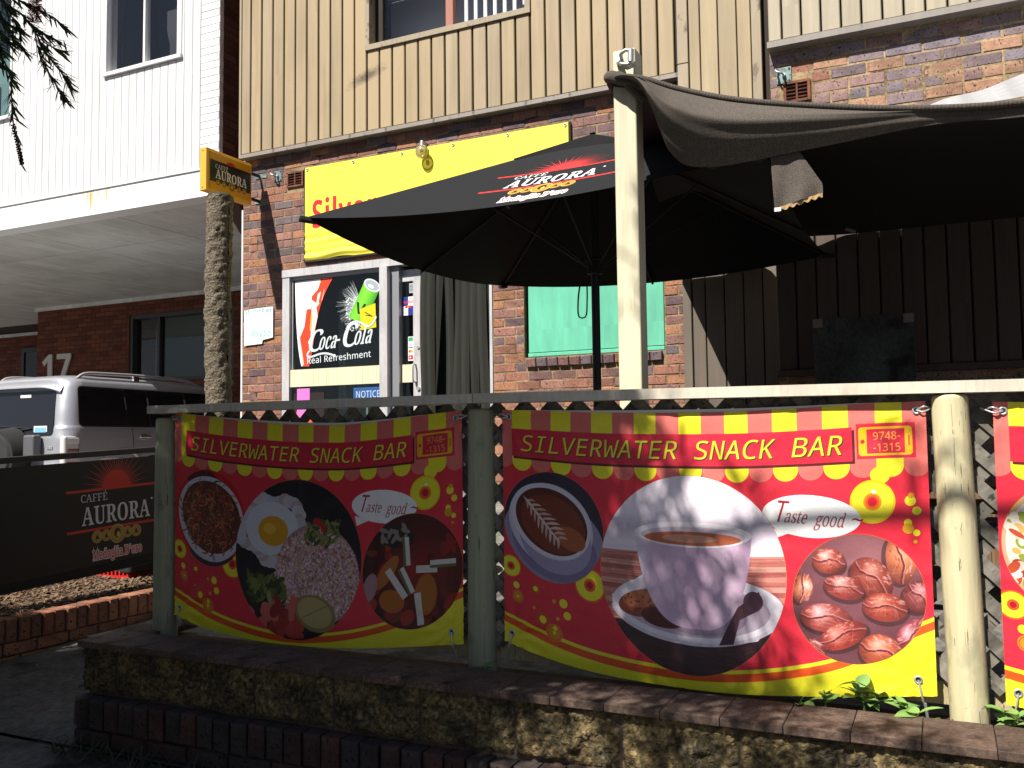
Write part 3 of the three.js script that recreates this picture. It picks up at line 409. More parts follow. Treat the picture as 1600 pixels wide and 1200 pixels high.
  all.forEach((k, n) => {
    const key = Math.round(k.w * 50), full = key === 12 || key === 11;
    const id = (full ? 'f' + Math.floor(rnd() * 6) : key + '_' + Math.floor(rnd() * 2));
    if (!shapes.has(id)) shapes.set(id, brickGeo(full ? 0.23 : key / 50, bh, 0.05, 0.005, 0.0022));
    const g = shapes.get(id), low = cl((3.1 - k.y) * 0.9), redder = rnd() < low && k.mats === M.bricks;
    const m = redder ? k.mats[pick([2, 2, 3, 6, 1])] : pick(k.mats), sx = k.w / (full ? 0.23 : key / 50);
    if (n < 300 && k.size > 0) { const o = mesh('brick', g, m, k.host); o.position.set(k.x, k.y, k.z - 0.025 + rr(-0.002, 0.003)); o.scale.set(sx, k.sy ?? 1, 1); o.rotation.z = rr(-0.006, 0.006); }
    else { if (!rest.has(k.host)) rest.set(k.host, new Map()); const t = rest.get(k.host); if (!t.has(m)) t.set(m, []); const c = g.clone(); c.scale(sx, k.sy ?? 1, 1); c.translate(k.x, k.y, k.z - 0.025 + rr(-0.002, 0.003)); t.get(m).push(c); }
  });
  for (const [host, t] of rest) for (const [m, list] of t) mesh('bricks', list, m, host).userData.kind = 'stuff';
  // rowlock sill under the boarded window
  for (let i = 0; i < 12; i++) { const o = mesh('sill_brick', brickGeo(0.1, 0.08, 0.13, 0.006, 0.003), pick([M.bricks[0], M.bricks[1], M.bricks[2], M.bricks[4]]), wall); o.position.set(-3.424 + i * 0.109, 2.286 + rr(-0.003, 0.003), ZF - 0.03); o.rotation.x = 0.12; }
  // terracotta air vents
  const vent = (x0, x1, y0, y1, z, host) => {
    const f = mesh('air_vent', [box2(x0, x1, y1 - 0.018, y1, z - 0.003, z + 0.016), box2(x0, x1, y0, y0 + 0.018, z - 0.003, z + 0.016), box2(x0, x0 + 0.02, y0 + 0.018, y1 - 0.018, z - 0.003, z + 0.015), box2(x1 - 0.02, x1, y0 + 0.018, y1 - 0.018, z - 0.003, z + 0.015), box2((x0 + x1) / 2 - 0.006, (x0 + x1) / 2 + 0.006, y0 + 0.018, y1 - 0.018, z - 0.0025, z + 0.013)], M.terracotta, b);
    for (let i = 0; i < 4; i++) { const g = box(x1 - x0 - 0.042, 0.007, 0.016); g.rotateX(0.45); mesh('slat', g.translate((x0 + x1) / 2, lerp(y0 + 0.01, y1 - 0.01, (i + 1) / 5), z + 0.005), M.terracotta, f); }
    mesh('backing', box2(x0 + 0.01, x1 - 0.01, y0 + 0.01, y1 - 0.01, z - 0.004, z - 0.002), M.gap, f);
  };
  vent(-6.296, -6.075, 4.313, 4.48, ZF); vent(-2.365, -2.155, 4.303, 4.465, ZF); vent(-0.945, -0.757, 3.97, 4.125, ZW);
  // ribbed cladding upstairs
  const clad = mesh('cladding', [box2(-6.862, -5.2, 4.735, 8, ZC - 0.05, ZC - 0.03), box2(-5.2, -3.36, 4.735, 5.58, ZC - 0.05, ZC - 0.03), box2(-3.36, -1.95, 4.735, 8, ZC - 0.05, ZC - 0.03)], M.gap, b);
  const WX0 = -5.215, WX1 = -3.35, WY = 5.61, pitch = 0.1535, gap = 0.019;
  const [sc, sk] = canvas(512, 512); sk.fillStyle = '#fbfaf7'; sk.fillRect(0, 0, 512, 512);
  for (let i = 0; i < 900; i++) { const a = rnd() + rnd() + rnd(), x = 60 + a * 95 + rr(-20, 20), y = 512 - (0.50 + 0.05 * a + 0.07 * (rnd() + rnd() - 1)) * 512; blob(sk, x, y, rr(3, 16), rr(2, 8), 'rgba(96,88,84,0.045)', -0.2); }
  for (let i = 0; i < 240; i++) { sk.fillStyle = 'rgba(80,70,60,' + rr(0.01, 0.05) + ')'; sk.fillRect(rr(0, 512), rr(0, 512), rr(1, 3), rr(20, 160)); }
  const smear = std([0.41, 0.32, 0.195], 0.62, { map: ctex(sc) }); smear.map.wrapS = smear.map.wrapT = THREE.ClampToEdgeWrapping;
  for (let k = 0; k < 34; k++) {
    const x0 = -6.862 + (k ? 0.135 + (k - 1) * pitch : 0), x1 = -6.862 + 0.135 + k * pitch - gap; if (x0 > -1.98) break;
    const top = x1 > WX0 + 0.06 && x0 < WX1 - 0.06 ? WY - 0.03 : 7.6;
    const sm = x1 > -5.5 && x0 < -4.75, bg = brickGeo(Math.min(x1, -1.952) - x0, top - 4.742, 0.035, 0.006);
    if (sm) { const P = bg.attributes.position, U = bg.attributes.uv, bx = (x0 + x1) / 2, by = (top + 4.742) / 2; for (let n = 0; n < P.count; n++) U.setXY(n, P.getX(n) + bx + 5.6, P.getY(n) + by - 4.742); }
    const o = mesh('board', bg, sm ? smear : pick(M.boards), clad); o.position.set((x0 + Math.min(x1, -1.952)) / 2, (top + 4.742) / 2, ZC - 0.0175 + rr(-0.002, 0.002));
  }
  mesh('bottom_trim', [box2(-6.87, -1.952, 4.695, 4.735, ZC - 0.09, ZC + 0.012)], M.trimGrey, b);
  mesh('corner_trim', [box2(-6.89, -6.862, 4.7, 8, ZC - 0.1, ZC + 0.01)], M.trim, b);
  // sash window upstairs
  const win = mesh('window', [box2(WX0, WX1, WY - 0.03, WY + 0.025, ZC - 0.1, ZC + 0.02), box2(WX0, WX0 + 0.055, WY + 0.025, 7.6, ZC - 0.1, ZC + 0.018), box2(WX1 - 0.055, WX1, WY + 0.025, 7.6, ZC - 0.1, ZC + 0.018)], M.trim, b);
  mesh('sash_frame', [box2(WX0 + 0.055, WX0 + 0.125, WY + 0.025, 7.6, ZC - 0.16, ZC - 0.1), box2(WX0 + 0.12, WX0 + 0.15, WY + 0.025, 7.6, ZC - 0.14, ZC - 0.09)], M.gap, win);
  mesh('mullion', box2(-4.305, -4.225, WY + 0.025, 7.6, ZC - 0.14, ZC - 0.07), std([0.34, 0.14, 0.1], 0.6), win);
  mesh('pane', box2(WX0 + 0.15, -4.305, WY + 0.02, 7.6, ZC - 0.12, ZC - 0.114), M.glass, win); mesh('pane', box2(-4.225, WX1 - 0.055, WY + 0.02, 7.6, ZC - 0.12, ZC - 0.114), M.glass, win);
  const slats = []; for (let i = 0; i < 40; i++) slats.push(box(0.72, 0.003, 0.045).rotateX(0.6).translate(-4.72, 6.15 + i * 0.038, ZC - 0.22));
  mesh('venetian_blind', slats, std([0.3, 0.3, 0.31], 0.6), win);
  for (let i = 0; i < 8; i++) mesh('curtain_drop', rbox(0.042, 1.6, 0.02, 0.009, -4.14 + i * 0.107, WY + 0.86 + i * 0.012 + rr(-0.04, 0.06), ZC - 0.2), std([0.75, 0.78, 0.82], 0.8), win);
  mesh('lining', [box2(WX0, WX1, WY, 7.6, ZC - 0.5, ZC - 0.48), box2(WX0, WX1, WY - 0.1, WY - 0.02, ZC - 0.48, ZC - 0.13)], std([0.3, 0.32, 0.36], 0.9), win);
  // clad pilaster between the two halves, tan above the sail and brown below
  const ZP = -4.1;
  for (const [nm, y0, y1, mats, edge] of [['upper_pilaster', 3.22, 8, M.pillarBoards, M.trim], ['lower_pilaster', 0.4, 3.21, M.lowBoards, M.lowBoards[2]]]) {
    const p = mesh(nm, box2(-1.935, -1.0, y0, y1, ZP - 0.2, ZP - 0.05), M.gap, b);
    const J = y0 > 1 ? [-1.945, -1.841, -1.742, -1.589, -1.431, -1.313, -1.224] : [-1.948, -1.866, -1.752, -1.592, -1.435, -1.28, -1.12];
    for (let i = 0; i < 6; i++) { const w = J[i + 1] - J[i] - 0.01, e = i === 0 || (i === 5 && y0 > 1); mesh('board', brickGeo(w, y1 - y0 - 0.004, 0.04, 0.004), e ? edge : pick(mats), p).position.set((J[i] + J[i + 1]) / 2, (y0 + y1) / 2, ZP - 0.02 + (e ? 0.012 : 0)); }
  }
  mesh('joint_strip', box2(-1.952, -1.848, 4.775, 4.783, ZP - 0.02, ZP + 0.0135), M.gap, b);
  // right-hand wing: tan boards above the brick, dark boards under the sail
  const wc = mesh('wing_cladding', box2(-1.03, 4.4, 4.41, 8, ZW + 0.03, ZW + 0.05), M.gap, b);
  for (let k = 0; k < 22; k++) { const x0 = k ? -0.925 + (k - 1) * 0.1345 : -1.025, x1 = -0.925 + k * 0.1345; mesh('board', brickGeo(x1 - x0 - 0.014, 3.2, 0.035, 0.006), pick(M.wingBoards), wc).position.set((x0 + x1 - 0.014) / 2, 4.415 + 1.6, ZW + 0.0675 + rr(-0.002, 0.002)); }
  mesh('wing_trim', box2(-1.036, 4.4, 4.365, 4.41, ZW - 0.005, ZW + 0.1), M.trimGrey, b);
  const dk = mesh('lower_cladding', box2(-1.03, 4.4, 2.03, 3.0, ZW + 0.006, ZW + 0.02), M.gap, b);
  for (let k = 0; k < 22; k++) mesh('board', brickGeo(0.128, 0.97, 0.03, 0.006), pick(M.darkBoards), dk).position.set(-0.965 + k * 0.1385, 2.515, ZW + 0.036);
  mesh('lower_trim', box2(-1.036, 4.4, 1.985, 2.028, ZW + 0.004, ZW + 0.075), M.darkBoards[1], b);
  // green board over the side window
  const gb = mesh('window_board', [rbox(1.305, 0.93, 0.03, 0.006, -2.815, 2.84, ZF - 0.045)], std([0.15, 0.62, 0.42], 0.6, { map: rep(T_board, 0.5) }), b);
  mesh('bottom_strip', rbox(1.31, 0.034, 0.045, 0.005, -2.815, 2.352, ZF - 0.04), gb.material, gb);
  mesh('reveal', [box2(-3.5, -3.468, 2.33, 3.3, ZF - 0.2, ZF - 0.06), box2(-3.5, -2.15, 2.33, 3.3, ZF - 0.1, ZF - 0.09)], M.gap, gb);
  // corner strip
  mesh('corner_pipe', rod([-6.925, 0.6, ZF - 0.02], [-6.925, 4.15, ZF - 0.02], 0.018, 10), M.white, b);
  // ---- glazed shop front
  const shop = mesh('shopfront', [box2(-6.356, -6.262, 0.6, 3.336, ZF - 0.09, ZF + 0.004), box2(-6.356, -3.83, 3.338, 3.418, ZF - 0.1, ZF + 0.012), box2(-5.092, -5.0, 0.6, 3.336, ZF - 0.13, ZF + 0.035), box2(-3.862, -3.832, 0.6, 3.336, ZF - 0.09, ZF + 0.002)], M.alu, b);
  mesh('mullion_side', box2(-4.998, -4.9, 0.6, 3.334, ZF - 0.16, ZF - 0.03), M.aluDark, shop);
  mesh('midrail', [box2(-6.26, -5.094, 2.155, 2.338, ZF - 0.06, ZF - 0.012)], M.creamClean, shop);
  mesh('head_rail', [box2(-6.26, -5.094, 3.3, 3.336, ZF - 0.07, ZF - 0.025), box2(-6.26, -6.235, 2.34, 3.3, ZF - 0.07, ZF - 0.03)], M.aluDark, shop);
  mesh('pane', box2(-6.235, -5.094, 2.34, 3.3, ZF - 0.046, ZF - 0.04), M.glassTint, shop);
  mesh('pane', box2(-6.26, -5.094, 1.2, 2.153, ZF - 0.046, ZF - 0.04), M.glassTint, shop);
  const decal = mesh('window_print', new THREE.PlaneGeometry(1.14, 0.95).translate(-5.665, 2.822, ZF - 0.036), std([1, 1, 1], 0.5, { map: windowArt(), transparent: true }), shop); decal.castShadow = false;
  const leaf = mesh('door', [box2(-4.76, -4.672, 1.1, 3.24, ZF - 0.12, ZF - 0.075), box2(-4.898, -4.76, 3.18, 3.24, ZF - 0.12, ZF - 0.076), box2(-4.898, -4.672, 3.243, 3.3, ZF - 0.13, ZF - 0.09)], M.alu, shop);
  mesh('door_rail', box2(-4.898, -4.762, 2.155, 2.335, ZF - 0.118, ZF - 0.07), M.creamClean, shop);
  mesh('door_pane', box2(-4.898, -4.762, 1.15, 3.178, ZF - 0.1, ZF - 0.095), M.glassTint, shop);
  mesh('door_handle', [tube([[-4.735, 2.335, ZF - 0.075], [-4.735, 2.33, ZF - 0.03], [-4.735, 2.31, ZF - 0.024], [-4.735, 2.18, ZF - 0.024], [-4.735, 2.16, ZF - 0.03], [-4.735, 2.155, ZF - 0.075]], 0.009), rod([-4.7, 2.09, ZF - 0.076], [-4.7, 2.09, ZF - 0.06], 0.02, 12), rod([-4.7, 2.5, ZF - 0.076], [-4.7, 2.5, ZF - 0.064], 0.014, 12)], M.galv, shop);
  const stick = (w, h, x, y, z, draw, nm, label, N = 256) => { const [cc, kk] = canvas(N, Math.round(N * h / w)); draw(kk, N, Math.round(N * h / w)); const o = mesh(nm, box(w, h, 0.002, x, y, z), std([1, 1, 1], 0.5), shop); o.geometry = new THREE.BoxGeometry(w, h, 0.002).translate(x, y, z); o.material = std([1, 1, 1], 0.5, { map: ctex(cc) }); if (label) o.userData.label = label; return o; };
  stick(0.132, 0.19, -4.829, 2.93, ZF - 0.092, (k, w, h) => { k.fillStyle = '#1c2f86'; k.fillRect(0, 0, w, h); k.fillStyle = '#d9dde4'; k.fillRect(w * 0.5, 0, w * 0.5, h * 0.5); k.fillRect(0, h * 0.5, w * 0.5, h * 0.5); say(k, 'Red Bull', 8, h * 0.36, h * 0.22, 'bold sans-serif', '#d81f2c', { w: w * 0.92 }); blob(k, w / 2, h * 0.52, w * 0.1, w * 0.1, '#e8b01c'); poly(k, [[w * 0.2, h * 0.6], [w * 0.3, h * 0.46], [w * 0.48, h * 0.52], [w * 0.45, h * 0.6]], '#d81f2c'); poly(k, [[w * 0.8, h * 0.6], [w * 0.7, h * 0.46], [w * 0.52, h * 0.52], [w * 0.55, h * 0.6]], '#d81f2c'); }, 'sticker', 'blue and white energy drink sticker');
  stick(0.05, 0.1, -4.79, 3.11, ZF - 0.092, (k, w, h) => { k.fillStyle = '#a9b4ba'; k.fillRect(0, 0, w, h); k.fillStyle = '#31424a'; for (let i = 0; i < 5; i++) k.fillRect(w * 0.15, h * (0.15 + i * 0.15), w * 0.7, h * 0.07); }, 'sticker', 'small pale notice sticker', 64);
  stick(0.062, 0.245, -4.8, 2.495, ZF - 0.092, (k, w, h) => { k.fillStyle = '#e9e9e6'; k.fillRect(0, 0, w, h); k.fillStyle = '#3aa06a'; k.fillRect(w * 0.08, h * 0.03, w * 0.84, h * 0.16); k.fillStyle = '#f4f4f4'; k.fillRect(w * 0.08, h * 0.22, w * 0.84, h * 0.24); say(k, 'VISA', w * 0.12, h * 0.4, h * 0.14, 'bold sans-serif', '#22408f', { w: w * 0.74 }); k.fillStyle = '#22408f'; k.fillRect(w * 0.08, h * 0.43, w * 0.84, h * 0.04); blob(k, w * 0.35, h * 0.61, w * 0.24, w * 0.24, '#d6361f'); blob(k, w * 0.65, h * 0.61, w * 0.24, w * 0.24, '#eda51c'); k.fillStyle = '#c81f4a'; k.fillRect(w * 0.08, h * 0.77, w * 0.84, h * 0.18); blob(k, w * 0.4, h * 0.86, w * 0.14, w * 0.14, '#eee'); }, 'sticker', 'strip of card payment stickers', 128);
  stick(0.36, 0.17, -5.28, 2.045, ZF - 0.038, (k, w, h) => { k.fillStyle = '#cfd8e2'; k.fillRect(0, 0, w, h); k.fillStyle = '#2a5590'; k.fillRect(0, 0, w, h * 0.82); say(k, 'NOTICE', w * 0.07, h * 0.66, h * 0.56, 'sans-serif', '#b9c6d8', { w: w * 0.84 }); }, 'notice_sign', 'blue notice sign');
  stick(0.4, 0.5, -6.03, 1.84, ZF - 0.038, (k, w, h) => { k.fillStyle = '#241a1a'; k.fillRect(0, 0, w, h); blob(k, w * 0.35, h * 0.55, w * 0.3, h * 0.3, '#d85a2c'); poly(k, [[w * 0.2, h * 0.3], [w * 0.28, 0], [w * 0.34, h * 0.32]], '#ece4dc'); poly(k, [[w * 0.4, h * 0.35], [w * 0.52, h * 0.1], [w * 0.56, h * 0.4]], '#ece4dc'); }, 'window_poster', 'dark window poster with orange and white print');
  // dark room behind the glass
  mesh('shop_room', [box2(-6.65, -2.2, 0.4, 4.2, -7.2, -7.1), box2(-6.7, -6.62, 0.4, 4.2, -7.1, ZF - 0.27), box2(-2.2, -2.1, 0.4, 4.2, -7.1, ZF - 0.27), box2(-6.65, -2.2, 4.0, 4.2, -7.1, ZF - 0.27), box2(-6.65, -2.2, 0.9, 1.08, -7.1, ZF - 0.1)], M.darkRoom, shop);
  mesh('shelf_unit', [box2(-6.3, -5.9, 1.08, 3.1, -5.6, -5.2), box2(-5.5, -5.46, 1.08, 3.2, -4.9, -4.86), box2(-5.95, -5.88, 1.08, 3.25, -4.75, -4.7)], std([0.5, 0.55, 0.55], 0.6), shop);
}
{ // plastic strip curtain in the shop doorway
  const t = thing('strip_curtain', 'clear grey plastic strip curtain hanging in the snack bar doorway', 'strip curtain', [-4.25, 1.2, -4.31]);
  const pvc = new THREE.MeshPhysicalMaterial({ color: 0x7e8078, roughness: 0.12, transmission: 0.85, thickness: 0, side: THREE.DoubleSide, ior: 1.45 });
  for (let i = 0; i < 9; i++) {
    const x = -0.37 + i * 0.094, sw = rr(-0.04, 0.04), tw = rr(-0.5, 0.5), side = i === 2 ? -0.2 : i === 1 ? -0.06 : 0;
    mesh('strip', sheet(4, 16, (u, v) => { const h = v, a = tw * h + 0.1, w = (u - 0.5) * 0.1; return [x + side * h + sw * h * h + w * Math.cos(a), 2.08 - v * 2.06, (i % 2) * 0.016 + w * Math.sin(a) * 0.8 + 0.012 * Math.cos((u - 0.5) * 5) + 0.02 * Math.sin(v * 5 + i)]; }, 0.002), pvc, t);
  }
  mesh('track', box(0.82, 0.04, 0.03, 0, 2.1, 0), M.aluDark, t);
}

// ------------------------------------------------------------------ the white building next door, with parking under it
const font = await new FontLoader().loadAsync('fonts/droid/droid_sans_bold.typeface.json');
{
  const b = thing('white_building', 'white boarded building on the left with covered parking underneath', 'building', [0, 0, 0]);
  const Z = -4.2, XR = -7.225;
  const front = mesh('upper_wall', [box2(-22, -12.39, 4.66, 8.2, Z - 0.26, Z - 0.03), box2(-12.39, -10.77, 4.66, 5.82, Z - 0.26, Z - 0.03), box2(-10.77, -9.07, 4.66, 8.2, Z - 0.26, Z - 0.03), box2(-9.07, -7.78, 4.66, 6.04, Z - 0.26, Z - 0.03), box2(-7.78, -7.515, 4.66, 8.2, Z - 0.26, Z - 0.03)], M.gap, b);
  for (let k = 0; k < 58; k++) {
    const x1 = -7.515 - k * 0.126, x0 = x1 - 0.121; let y0 = 4.675, y1 = 7.7;
    if (x1 < -7.79 && x0 > -9.06) y1 = 6.035; if (x1 < -10.76 && x0 > -12.4) y1 = 5.82;
    mesh('board', brickGeo(x1 - x0, y1 - y0, 0.035, 0.0055), pick(M.whiteBoards), front).position.set((x0 + x1) / 2, (y0 + y1) / 2, Z - 0.0175);
  }
  for (let i = 0, y = 4.62; y < 7.7; i++, y += 0.086) mesh('edge_brick', brickGeo(i % 2 ? 0.276 : 0.284, 0.081, 0.06, 0.003, 0.001), M.whiteBoards[i % 3], front).position.set(-7.51 + (i % 2 ? 0.138 : 0.142), y + 0.043, Z - 0.032);
  mesh('edge_pointing', box2(-7.51, XR - 0.006, 4.655, 8.2, Z - 0.2, Z - 0.006), M.white, front);
  // fascia with a rust stain
  const [cv, c] = canvas(1024, 96); c.fillStyle = '#e9eaec'; c.fillRect(0, 0, 1024, 96);
  for (let i = 0; i < 900; i++) { c.fillStyle = 'rgba(150,150,150,' + rr(0, 0.08) + ')'; c.fillRect(rr(0, 1024), rr(0, 96), rr(1, 30), 1); }
  for (const [x, w, h, a] of [[668, 5, 90, 0.5], [660, 3, 60, 0.35], [676, 3, 70, 0.3], [690, 8, 30, 0.22], [716, 3, 66, 0.35], [640, 10, 22, 0.2], [722, 8, 18, 0.16], [610, 3, 36, 0.16]]) for (let i = 0; i < 60; i++) { c.fillStyle = 'rgba(186,112,42,' + a * 0.09 + ')'; const q = rr(0.3, 1); c.fillRect(x + rr(-w, w) * (1 - 0.5 * q), rr(0, 12), rr(1, w), h * q); }
  const fas = box2(-13, XR - 0.02, 4.352, 4.652, Z - 0.2, Z + 0.03); { const p = fas.attributes.position, u = fas.attributes.uv; for (let i = 0; i < p.count; i++) u.setXY(i, (p.getX(i) + 13) / 5.76, (p.getY(i) - 4.352) / 0.3); }
  mesh('fascia', fas, std([1, 1, 1], 0.6, { map: ctex(cv) }), b); mesh('fascia', box2(-22, -13.002, 4.352, 4.652, Z - 0.2, Z + 0.03), M.white, b);
  mesh('flashing', box2(-22, XR - 0.02, 4.655, 4.672, Z - 0.05, Z + 0.045), M.white, b);
  // windows
  const mkWin = (x0, x1, y0, tint, nm) => {
    const w = mesh('window', [box2(x0 - 0.04, x1 + 0.045, y0 - 0.045, y0, Z - 0.15, Z + 0.035), box2(x0 - 0.035, x0, y0, 7.7, Z - 0.15, Z + 0.012), box2(x1, x1 + 0.035, y0, 7.7, Z - 0.15, Z + 0.012), box2((x0 + x1) / 2 - 0.016, (x0 + x1) / 2 + 0.016, y0, 7.7, Z - 0.1, Z - 0.02)], M.white, b);
    mesh('pane', box2(x0, (x0 + x1) / 2 - 0.017, y0, 7.7, Z - 0.07, Z - 0.064), M.glass, w); mesh('pane', box2((x0 + x1) / 2 + 0.017, x1, y0, 7.7, Z - 0.07, Z - 0.064), M.glass, w);
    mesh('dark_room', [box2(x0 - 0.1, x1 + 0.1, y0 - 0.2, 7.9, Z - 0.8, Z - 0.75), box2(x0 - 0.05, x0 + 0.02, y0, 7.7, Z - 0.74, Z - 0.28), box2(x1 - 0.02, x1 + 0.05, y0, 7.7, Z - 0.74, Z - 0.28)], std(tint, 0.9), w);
  };
  mkWin(-9.03, -7.835, 6.085, [0.018, 0.022, 0.03]); mkWin(-12.35, -10.8, 5.865, [0.1, 0.2, 0.2]);
  // dark brick end wall, soffit, roof
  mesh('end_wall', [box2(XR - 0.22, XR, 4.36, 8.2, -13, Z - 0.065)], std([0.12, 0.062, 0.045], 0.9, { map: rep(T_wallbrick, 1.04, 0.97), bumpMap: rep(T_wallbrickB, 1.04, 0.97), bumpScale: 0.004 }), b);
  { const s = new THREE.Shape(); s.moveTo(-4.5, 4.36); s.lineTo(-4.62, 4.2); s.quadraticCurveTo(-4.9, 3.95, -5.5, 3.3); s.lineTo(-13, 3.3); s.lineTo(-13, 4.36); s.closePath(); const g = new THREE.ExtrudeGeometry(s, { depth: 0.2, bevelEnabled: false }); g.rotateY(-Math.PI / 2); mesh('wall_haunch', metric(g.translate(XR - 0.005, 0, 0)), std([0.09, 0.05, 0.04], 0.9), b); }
  mesh('roof', box2(-22.2, XR + 0.02, 8.22, 8.4, -13.2, Z + 0.05), M.white, b);
  for (let i = 0; i < 8; i++) for (let j = 0; j < 5; j++) mesh('soffit_panel', box2(XR - 0.03 - (i + 1) * 1.82, XR - 0.045 - i * 1.82, 4.372, 4.392, Z - 0.21 - (j + 1) * 1.22, Z - 0.225 - j * 1.22), M.soffit, b);
  mesh('soffit_backing', box2(-22, XR - 0.23, 4.41, 4.5, -13, Z - 0.21), M.gap, b);
  mesh('pipe', [box2(-16.6, -7.4, 4.3, 4.371, -8.97, -8.92), box2(-24, -16.66, 4.3, 4.371, -11.5, -11.44)], M.white, b);
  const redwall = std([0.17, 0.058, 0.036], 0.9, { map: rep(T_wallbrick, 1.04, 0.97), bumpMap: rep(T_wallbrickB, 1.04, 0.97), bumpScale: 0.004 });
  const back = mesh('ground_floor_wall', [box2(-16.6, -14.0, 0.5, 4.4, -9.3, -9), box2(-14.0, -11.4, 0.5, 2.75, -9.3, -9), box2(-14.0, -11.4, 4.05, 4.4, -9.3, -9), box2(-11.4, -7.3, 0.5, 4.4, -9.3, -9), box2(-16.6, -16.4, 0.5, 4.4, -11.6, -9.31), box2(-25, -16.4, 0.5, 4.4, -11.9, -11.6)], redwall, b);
  const w2 = mesh('shaded_window', [box2(-14, -13.93, 2.75, 4.05, -9.2, -9.02), box2(-11.47, -11.4, 2.75, 4.05, -9.2, -9.02), box2(-13.93, -11.47, 3.98, 4.05, -9.2, -9.02), box2(-13.93, -11.47, 2.75, 2.82, -9.2, -9.02), box2(-13.32, -13.27, 2.82, 3.98, -9.18, -9.06)], std([0.05, 0.05, 0.055], 0.5), b);
  mesh('pane', box2(-13.92, -13.325, 2.82, 3.98, -9.13, -9.124), M.glassTint, w2); mesh('pane', box2(-13.265, -11.48, 2.82, 3.98, -9.13, -9.124), M.glassTint, w2);
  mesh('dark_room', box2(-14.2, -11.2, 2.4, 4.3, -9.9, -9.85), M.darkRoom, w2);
  const w3 = mesh('shaded_window', [box2(-20.6, -20.5, 2.3, 4.0, -11.6, -11.55), box2(-18.3, -18.2, 2.3, 4.0, -11.6, -11.55), box2(-20.5, -18.3, 3.9, 4.0, -11.6, -11.55), box2(-19.45, -19.35, 2.3, 3.9, -11.6, -11.55)], std([0.06, 0.06, 0.065], 0.5), b);
  mesh('pane', box2(-20.5, -18.3, 2.3, 3.9, -11.59, -11.58), std([0.02, 0.022, 0.025], 0.1), w3);
  const num = new TextGeometry('17', { font, size: 0.58, depth: 0.03, curveSegments: 4, bevelEnabled: true, bevelThickness: 0.004, bevelSize: 0.003, bevelSegments: 1 });
  mesh('house_number', num.translate(-16.42, 2.83, -8.985), std([0.6, 0.6, 0.58], 0.6), b);
}

// ------------------------------------------------------------------ signs and fittings on the shop wall
{
  const s = thing('yellow_sign', 'yellow vinyl shop sign with red lettering on the brick wall', 'sign', [-4.52, 3.99, -4.222]);
  const [cv, c] = canvas(1536, 508); c.fillStyle = '#f1e84e'; c.fillRect(0, 0, 1536, 508);
  say(c, 'Silverwater', 42, 336, 206, 'bold sans-serif', '#d8202c', { w: 860 }); say(c, 'Snack Bar', 1000, 337, 200, 'bold sans-serif', '#d8202c', { w: 480 });
  const f = (u, v) => { const low = Math.max(0, v - 0.55) / 0.45; return [(u - 0.5) * 3.02, (0.5 - v) * 1.0 - 0.012 * Math.sin(u * 31) * low, 0.006 + low * (0.008 * Math.sin(v * 80 + u * 4) + 0.006 * Math.sin(v * 47 + u * 9)) * (1 - u * 0.7)]; };
  mesh('vinyl_sheet', sheet(60, 60, f, 0.0015), std([1, 1, 1], 0.5, { map: ctex(cv) }), s);
  mesh('frame', [box2(-1.53, 1.53, 0.49, 0.505, -0.024, -0.002), box2(-1.53, 1.53, -0.52, -0.503, -0.024, 0.004), box2(-1.53, -1.513, -0.5, 0.49, -0.024, -0.002), box2(1.513, 1.53, -0.5, 0.49, -0.024, -0.002)], M.gap, s);
  for (let i = 0; i < 6; i++) mesh('eyelet', new THREE.TorusGeometry(0.012, 0.004, 6, 12).translate(-1.48 + i * 0.592, 0.474, 0.01), M.galv, s);
  const l = thing('bulkhead_lamp', 'round clear glass lamp in front of the yellow sign', 'lamp', [-4.54, 4.43, -4.2]);
  mesh('globe', new THREE.SphereGeometry(0.066, 20, 14).scale(1, 1.05, 0.8).translate(0, -0.01, 0.06), new THREE.MeshPhysicalMaterial({ color: 0xd8d0b0, roughness: 0.15, transmission: 0.75, thickness: 0, side: THREE.DoubleSide }), l);
  mesh('socket', [rod([0, 0.05, 0.05], [0, 0.1, 0.045], 0.022, 12), rod([0, 0.09, 0.045], [0, 0.1, -0.06], 0.012, 8), new THREE.TorusGeometry(0.062, 0.006, 6, 20).translate(0, -0.01, 0.06)], M.galv, l);
  mesh('filament', new THREE.SphereGeometry(0.02, 10, 8).translate(0, 0, 0.06), M.trimGrey, l);
}
